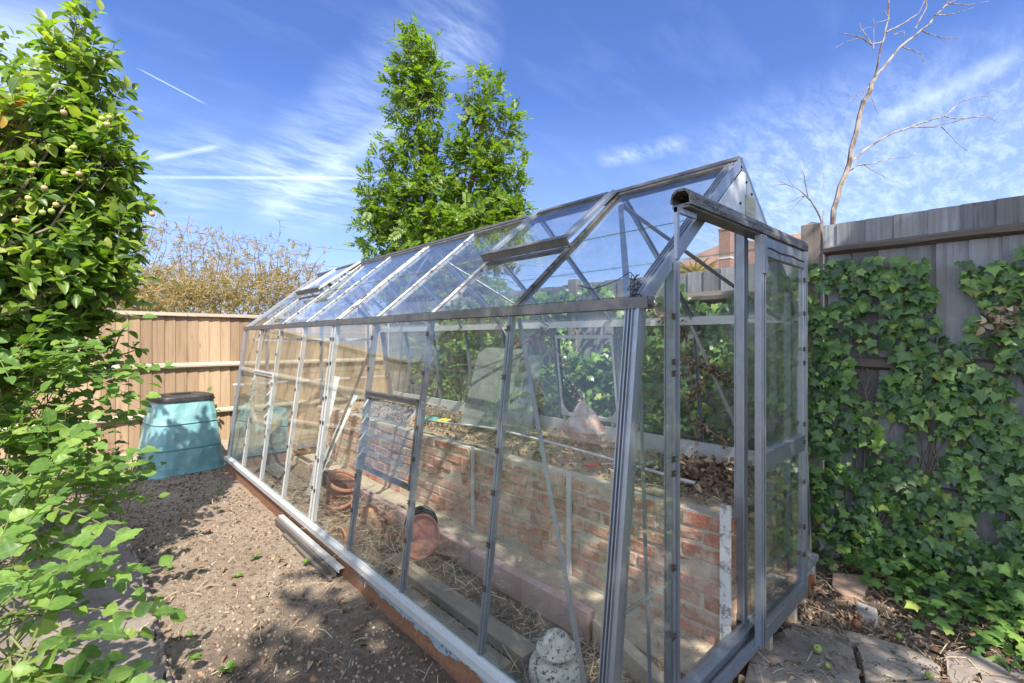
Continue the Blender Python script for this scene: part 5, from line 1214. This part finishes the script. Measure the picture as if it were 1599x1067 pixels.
e1 = [E(205, 360, 8.9, 40, 40), E(200, 445, 8.6, 45, 42), E(250, 460, 8.4, 50, 36), E(225, 400, 8.8, 34, 40), E(190, 480, 8.3, 50, 26)]
e2_ = [E(320, 440, 8.8, 60, 45), E(370, 450, 8.5, 55, 40), E(300, 470, 8.3, 60, 30), E(330, 395, 9.0, 50, 40), E(290, 390, 9.0, 44, 40), E(360, 385, 9.0, 24, 22)]
e3 = [E(440, 440, 9.2, 45, 42), E(410, 460, 8.9, 50, 36), E(470, 410, 9.4, 40, 34), E(420, 405, 9.4, 40, 34), E(455, 395, 9.4, 24, 16), E(480, 460, 9.2, 40, 36), E(540, 470, 9.4, 40, 30)]
feathery(215, 8.6, e1, 2300, 'browned feathery bush behind the fence, nearest the apple tree', [(200, 320, 30), (215, 310, 40), (190, 305, 10), (240, 345, 20), (230, 330, 30), (175, 330, 0)], 0)
feathery(330, 8.8, e2_, 2900, 'browned feathery bush behind the fence with greenish upright sprays, above the compost bin', [(285, 345, 10), (300, 350, -10), (320, 352, 12), (335, 365, 0), (350, 360, 15), (280, 370, -15), (370, 375, 10)], 0)
feathery(445, 9.2, e3, 2300, 'orange brown feathery bush behind the fence, next to the greenhouse roof end', [(400, 365, 10), (410, 370, 0), (430, 385, 5), (420, 360, 20), (460, 375, 25), (480, 390, 30)], 0)

# dead leafless tree behind the ivy fence
def px_tree(name, root, chains, mt, label, cat, par_name='trunk', n=7, d=4.9):
    e = empty(name, root, label, cat); m = MB()
    for (pts, r0, r1) in chains:
        k = len(pts); q = [P(x, y, d + dd) if len((x, y, dd)) == 3 else None for (x, y, dd) in pts]
        if pts is chains[0][0]: q = [Vector(root)] + q; k += 1
        # refine and roughen
        out = []; rad = []
        for i in range(k - 1):
            for s_ in range(4):
                f = s_ / 4; w_ = q[i].lerp(q[i + 1], f); j = r0 * .35 + .002; out.append(w_ + Vector((random.uniform(-j, j), random.uniform(-j, j), random.uniform(-j, j)))); rad.append(r0 + (r1 - r0) * (i + f) / (k - 1))
        out.append(q[-1]); rad.append(r1); m.tube(out, rad, n)
    m.build(par_name, mt, e); return e
rt = P(1300, 330, 5.0)
CH_ = [([(1300, 330, .1), (1325, 255, .1), (1350, 160, .1), (1368, 120, .1)], .030, .020), ([(1368, 120, .1), (1405, 75, .1), (1450, 38, .1), (1480, 5, .1), (1500, -40, .1)], .014, .005), ([(1366, 125, .1), (1378, 70, 0), (1388, 28, 0), (1390, -20, 0)], .011, .005), ([(1380, 65, 0), (1362, 70, -.1), (1344, 58, -.2), (1310, 52, -.3)], .008, .003),
       ([(1362, 70, -.1), (1345, 45, 0), (1343, 35, 0)], .006, .002), ([(1364, 76, 0), (1365, 40, 0), (1364, 30, 0)], .006, .002), ([(1385, 50, 0), (1410, 38, 0), (1436, 20, 0), (1450, -10, 0)], .009, .003), ([(1344, 60, -.1), (1320, 66, -.2), (1300, 78, -.2)], .004, .0015), ([(1408, 72, .1), (1440, 85, .2), (1442, 100, .2)], .006, .002), ([(1440, 85, .2), (1446, 108, .2)], .003, .001),
       ([(1440, 48, .1), (1470, 60, .2), (1500, 60, .2)], .006, .002), ([(1470, 60, .2), (1480, 70, .2)], .003, .001), ([(1460, 25, .1), (1490, 22, .2), (1520, 12, .3)], .007, .002), ([(1430, 45, .1), (1448, 10, .1), (1445, -30, .1)], .007, .003), ([(1480, 5, .1), (1510, 8, .2), (1545, 2, .3)], .006, .002), ([(1470, 15, .1), (1500, -5, .2), (1540, -25, .2)], .007, .002),
       ([(1325, 257, .1), (1352, 232, .2), (1395, 208, .3), (1440, 192, .5), (1475, 182, .6)], .012, .007), ([(1475, 182, .6), (1500, 160, .7), (1530, 150, .8), (1565, 135, .9)], .008, .002), ([(1475, 182, .6), (1500, 186, .7), (1540, 182, .8), (1575, 170, 1.0)], .007, .002), ([(1420, 200, .4), (1460, 198, .5), (1500, 188, .5), (1550, 175, .6)], .007, .002), ([(1470, 198, .5), (1485, 212, .5), (1500, 228, .5), (1512, 236, .5)], .005, .002),
       ([(1540, 182, .8), (1560, 192, .8), (1572, 190, .8)], .003, .001), ([(1530, 150, .8), (1555, 152, .9)], .003, .001), ([(1326, 268, .1), (1340, 258, .1), (1360, 256, .1), (1390, 248, .2), (1420, 245, .3), (1440, 234, .3)], .008, .002), ([(1350, 258, .1), (1370, 270, .1), (1398, 285, .2)], .005, .0015), ([(1358, 135, 0), (1345, 148, -.1), (1318, 162, -.2)], .006, .002), ([(1345, 148, -.1), (1328, 150, -.2), (1320, 146, -.2)], .003, .001),
       ([(1360, 150, 0), (1368, 172, 0), (1374, 178, 0)], .003, .001), ([(1388, 28, 0), (1382, 18, 0), (1376, 16, 0)], .005, .002), ([(1390, 30, 0), (1372, 35, 0), (1355, 34, -.1)], .004, .0015), ([(1395, 55, 0), (1412, 48, 0), (1412, 62, 0)], .005, .002), ([(1343, 50, 0), (1352, 44, 0), (1366, 42, 0)], .003, .001)]
px_tree('dead_tree', (rt.x, rt.y, 0), CH_, M['bark_pale'], 'tall leafless pale dead tree leaning right above the ivy fence', 'tree')
rt = P(1284, 345, 4.6)
CH2 = [([(1284, 345, 0), (1270, 318, 0), (1258, 305, 0)], .010, .007), ([(1258, 305, 0), (1246, 295, 0), (1228, 288, 0), (1210, 290, 0)], .006, .002), ([(1262, 308, 0), (1256, 275, 0), (1249, 250, .1)], .006, .002), ([(1258, 305, 0), (1240, 312, 0), (1222, 320, 0)], .005, .002), ([(1258, 305, 0), (1245, 318, 0), (1234, 331, 0)], .005, .002), ([(1256, 285, 0), (1268, 276, 0), (1288, 270, 0)], .003, .001), ([(1228, 288, 0), (1216, 282, 0)], .003, .001), ([(1240, 293, 0), (1230, 277, 0), (1236, 270, 0)], .003, .001), ([(1284, 300, 0), (1288, 285, 0), (1286, 270, 0)], .002, .001), ([(1284, 385, -.3), (1285, 345, -.2), (1287, 330, -.1)], .010, .008)]
px_tree('dead_shrub', (rt.x, rt.y, 0), CH2, M['bark_pale'], 'small leafless twiggy shrub rising beside the grey fence post', 'shrub')

# ivy on the fence
def ivy_field(n, y0, y1, z0, z1, gaps, soft=.12):
    pts = np.column_stack([rng.uniform(y0, y1, n), rng.uniform(z0, z1, n)]); keep = np.ones(n, bool)
    for (gy_, gz_, ry, rz) in gaps:
        ry, rz = ry * .95 + .01, rz * .95 + .02; q = ((pts[:, 0] - gy_) / ry) ** 2 + ((pts[:, 1] - gz_ - .03) / rz) ** 2; keep &= ~((q < 1) & (rng.uniform(0, 1, n) > soft * q * q))
    nz = np.array([noise.noise(Vector((a * 5, b * 5, 4))) for a, b in pts]); keep &= (nz + rng.uniform(-.25, .25, n)) > -.42
    return pts[keep]
def fence_pt(x, y):                               # photo pixel to (Y, Z) on the fence face
    k = (x - 800) / F; d = XF / (CB * k + CA); v = P(x, y, d); return v.y, v.z
def gap(xa, xb, ya, yb):
    a, b_ = fence_pt(xa, (ya + yb) / 2), fence_pt(xb, (ya + yb) / 2); c = fence_pt((xa + xb) / 2, ya); d = fence_pt((xa + xb) / 2, yb)
    return ((a[0] + b_[0]) / 2, (c[1] + d[1]) / 2, abs(a[0] - b_[0]) / 2, abs(c[1] - d[1]) / 2)
gaps = [gap(1452, 1492, 385, 455), gap(1472, 1506, 430, 545), gap(1330, 1366, 560, 588), gap(1365, 1400, 558, 590), gap(1342, 1378, 585, 640), gap(1355, 1376, 470, 530), gap(1305, 1325, 505, 535), gap(1430, 1470, 650, 745), gap(1465, 1500, 750, 775), gap(1375, 1395, 640, 690), gap(1395, 1420, 660, 700),
        gap(1560, 1640, 350, 378), gap(1520, 1560, 800, 840), gap(1318, 1335, 760, 790), gap(1280, 1330, 830, 870), gap(1480, 1530, 460, 500), gap(1500, 1515, 370, 420), gap(1585, 1605, 590, 650), gap(1420, 1455, 395, 412), gap(1300, 1316, 440, 470)]
iv = empty('ivy', (XF - .08, .2, 0), 'green ivy covering the grey fence and spilling over the ground to its right', 'ivy')
pts = ivy_field(9000, -1.6, .93, -.02, 1.97, gaps)
# upper edge runs unevenly below the top rail
keep = []
for (y, z) in pts:
    top = 1.93 + .05 * noise.noise(Vector((y * 4, 0, 3)));  kx = abs(y - .15)
    keep.append(z < top - (.10 if (-.02 < y < .18) else 0))
pts = pts[np.array(keep)]; n = len(pts)
off = .045 + .05 * rng.uniform(0, 1, n) ** 1.5 + np.clip(.85 - pts[:, 1], 0, .85) ** 2 * .38 * np.clip((.55 - pts[:, 0]) * 1.6, .1, 1) * rng.uniform(.3, 1, n)
pos = np.column_stack([XF - off, pts]); d_ = np.column_stack([rng.normal(-.25, .25, n), rng.normal(0, .55, n), rng.normal(-.8, .35, n)]); n_ = np.column_stack([np.full(n, -1.0), rng.normal(-.1, .35, n), rng.normal(.45, .35, n)])
s_ = (.026 + .056 * rng.uniform(0, 1, n) ** 1.4) * np.where(pts[:, 1] < .35, .9, 1); scatter('leaves', IVY, pos, frames(d_, n_), np.column_stack([s_ * 1.02, s_, s_ * rng.uniform(.4, 1.4, n)]), M['leaf_ivy'], iv)
# spill on the ground
q = []
while len(q) < 1300:
    x, y = random.uniform(2.3, 3.62), random.uniform(-1.3, .88)
    lim = 3.30 - .62 * max(0, min(1, (.70 - y) / .9)) + .10 * noise.noise(Vector((x * 3, y * 5, 1)))
    if x > lim + .05 + random.uniform(-.10, .12) and (x < 3.5 or random.random() < .4): q.append((x, y))
q = np.array(q); n = len(q); hh = .03 + .22 * np.clip((q[:, 0] - 2.75) / .8, 0, 1) ** 1.5 * rng.uniform(.2, 1, n)
pos = np.column_stack([q, hh]); a = rng.uniform(0, 6.28, n); d_ = np.column_stack([np.cos(a) - .4, np.sin(a), rng.normal(-.1, .2, n)]); n_ = np.column_stack([rng.normal(-.5, .35, n), rng.normal(-.1, .35, n), np.ones(n)]); s_ = rng.uniform(.035, .075, n)
scatter('ground_leaves', IVY, pos, frames(d_, n_), s_, M['leaf_ivy'], iv)
m = MB()
for i in range(46):
    y = random.uniform(-1.3, .9); z = 0; pl = []
    while z < random.uniform(1.0, 1.9): pl.append((XF - .018 - random.uniform(0, .02), y, z)); z += .12; y += random.uniform(-.06, .06)
    if len(pl) > 2: m.tube(pl, [.006 * (1 - .7 * k / len(pl)) + .0015 for k in range(len(pl))], 5)
m.build('stems', M['bark'], iv)
# pale withered cluster in the ivy
c = fence_pt(1565, 500); P_ = np.column_stack([XF - .10 - rng.uniform(0, .03, 34), c[0] + rng.normal(0, .045, 34), c[1] + rng.normal(0, .035, 34)]); scatter('withered_leaves', CURL, P_, frames(rvec(34), rvec(34)), rng.uniform(.03, .055, 34), M['straw'], iv)
# ivy and shrubs on the lower fence beyond the glass
iv2 = empty('ivy', (XF - .1, 2.6, 0), 'sunlit ivy on the lower fence, seen through the far side of the greenhouse', 'ivy')
gp2 = [(2.75, 1.55, .35, .30), (3.5, 1.2, .3, .45), (1.35, 1.5, .16, .16), (1.55, 1.85, .3, .15), (4.1, 1.45, .5, .3), (2.2, 1.85, .3, .12), (4.6, .9, .4, .4)]
pts = ivy_field(6200, .95, 5.2, .3, 1.92, gp2); n = len(pts); pos = np.column_stack([XF - .04 - .14 * rng.uniform(0, 1, n), pts]); d_ = np.column_stack([rng.normal(-.25, .3, n), rng.normal(0, .6, n), rng.normal(-.7, .4, n)]); n_ = np.column_stack([np.full(n, -1.0), rng.normal(-.4, .4, n), rng.normal(.5, .4, n)])
scatter('leaves', IVY, pos, frames(d_, n_), rng.uniform(.035, .08, n), M['leaf_ivy'], iv2)
m = MB()
for i in range(26):
    y = random.uniform(1.0, 5.0); z = 0; pl = []
    while z < random.uniform(1.0, 1.9): pl.append((XF - .02 - random.uniform(0, .05), y, z)); z += .12; y += random.uniform(-.07, .07)
    if len(pl) > 2: m.tube(pl, .004, 4)
m.build('stems', M['bark'], iv2)
# dead vine on the far side of the greenhouse
dv_ = empty('dead_vine', (2.98, 1.46, .6), 'withered brown vine climbing the far side bars seen through the doorway', 'vine'); m = MB(); P_ = []
for (ya, za, yb, zb) in ((1.46, .62, 1.50, 1.52), (1.50, 1.0, 1.30, 1.25), (1.48, 1.30, 1.2, 1.15), (1.47, .9, 1.25, .75), (1.5, 1.45, 1.7, 1.60), (2.4, .9, 2.75, 1.5), (2.7, 1.5, 3.2, 1.35), (3.1, .7, 3.0, 1.4)):
    pl = []
    for i in range(12):
        f = i / 11; z = za + (zb - za) * f; x = XB1 + (XE1 - XB1) * (z - ZS) / (ZE - ZS) - .045; pl.append((x + random.uniform(-.012, .012), ya + (yb - ya) * f + random.uniform(-.012, .012), z))
        for k in range(5): P_.append((x + random.uniform(-.03, .02), ya + (yb - ya) * f + random.uniform(-.035, .035), z + random.uniform(-.03, .03)))
    m.tube(pl, .004, 5)
m.build('stems', M['bark_pale'], dv_); scatter('withered_leaves', CURL, np.array(P_), frames(rvec(len(P_)), rvec(len(P_))), rng.uniform(.015, .04, len(P_)), M['litter'], dv_)
# leafy climber lit by the sun behind the far glass
ga = [((3.45, 4.1, 1.2), (.12, .5, .5)), ((3.45, 3.0, .9), (.12, .4, .35)), ((3.4, 5.2, 1.2), (.15, .5, .6))]
arching((3.45, 3.6), ga, 70, .06, 'pale green climber between the greenhouse and the lower fence', 'climber', 'leaf_near', 'climber', nl=7, tl=.16, up=.3)
# tall palm-like grass tuft beyond the fence, left of the chimney
v = P(1085, 425, 8.0); e = empty('spiky_plant', (v.x, v.y, 0), 'tuft of pale spiky leaves showing over the fence in front of the house roof', 'plant'); m = MB(); m.tube([(v.x, v.y, 0), (v.x, v.y, v.z - .1)], .04, 7); m.build('stem', M['bark'], e)
n = 160; a = rng.uniform(0, 6.28, n); d_ = np.column_stack([np.cos(a), np.sin(a), rng.uniform(-.1, .9, n)]); scatter('leaves', LEAFN, np.tile([[v.x, v.y, v.z - .1]], (n, 1)), frames(d_, np.tile([[0, 0, 1.0]], (n, 1))), np.column_stack([np.full(n, .10), rng.uniform(.3, .55, n), np.full(n, .3)]), M['leaf_tam'], e)
# trees standing behind the camera that dapple the near gable and the ivy
for (bx_, by_, es, n, lb) in ((1.2, -3.4, [((.2, -2.4, 4.4), (1.3, .9, 1.0)), ((1.8, -2.3, 4.7), (1.4, 1.0, 1.1)), ((3.0, -2.6, 4.6), (1.1, 1.0, 1.1)), ((-.9, -2.3, 4.9), (.8, .8, .8)), ((2.4, -1.6, 4.2), (.7, .5, .5)), ((.95, -1.5, 5.9), (1.1, .6, .6)), ((-.3, -1.9, 5.4), (.9, .8, .8))], 1000, 'spreading garden tree standing behind the photographer'),):
    e = empty('garden_tree', (bx_, by_, 0), lb, 'tree'); m = MB(); m.tube([(bx_, by_, -.1), (bx_ + .05, by_, 1.6), (bx_, by_ + .2, 3.0)], [.16, .13, .10], 10); add_limbs(m, (bx_, by_ + .2, 2.9), es, .05, .05)
    p_, d_, n_, s_, tp, tt = leafy(es, n, 8, .35, .13, .5, .8, .3); twigs(m, tp, tt, .3, .006, .8, .5); m.build('trunk', M['bark'], e); scatter('crown', LEAF, p_, frames(d_, n_), s_, M['leaf_ash'], e)

# pale green trailing stems over the ivy at the bottom right
for (pp, lb) in (([P(1457, 862, 2.75), P(1490, 890, 2.62), P(1530, 922, 2.5), P(1562, 948, 2.42)], 'pale green trailing stem arching over the ground ivy, lower of two'), ([P(1500, 866, 2.6), P(1540, 893, 2.52), P(1575, 918, 2.45), P(1615, 945, 2.4)], 'pale green trailing stem arching over the ground ivy at the right frame edge')):
    e = empty('trailing_stem', (pp[-1].x, pp[-1].y, 0), lb, 'stem', 'trailing stems over the ivy'); m = MB(); m.tube(pp + [Vector((pp[-1].x - .05, pp[-1].y - .1, 0))], [.002, .003, .003, .003, .003], 5); m.build('stem', M['stem'], e)
    q = np.array([tuple(pp[0].lerp(pp[1], f)) for f in (0, 0, .3, .5, .8, 1)]); scatter('leaves', LEAFW, q, frames(rvec(6) * [1, 1, .3], np.tile([[-.4, -.5, 1.0]], (6, 1))), rng.uniform(.02, .045, 6), M['leaf_near'], e)
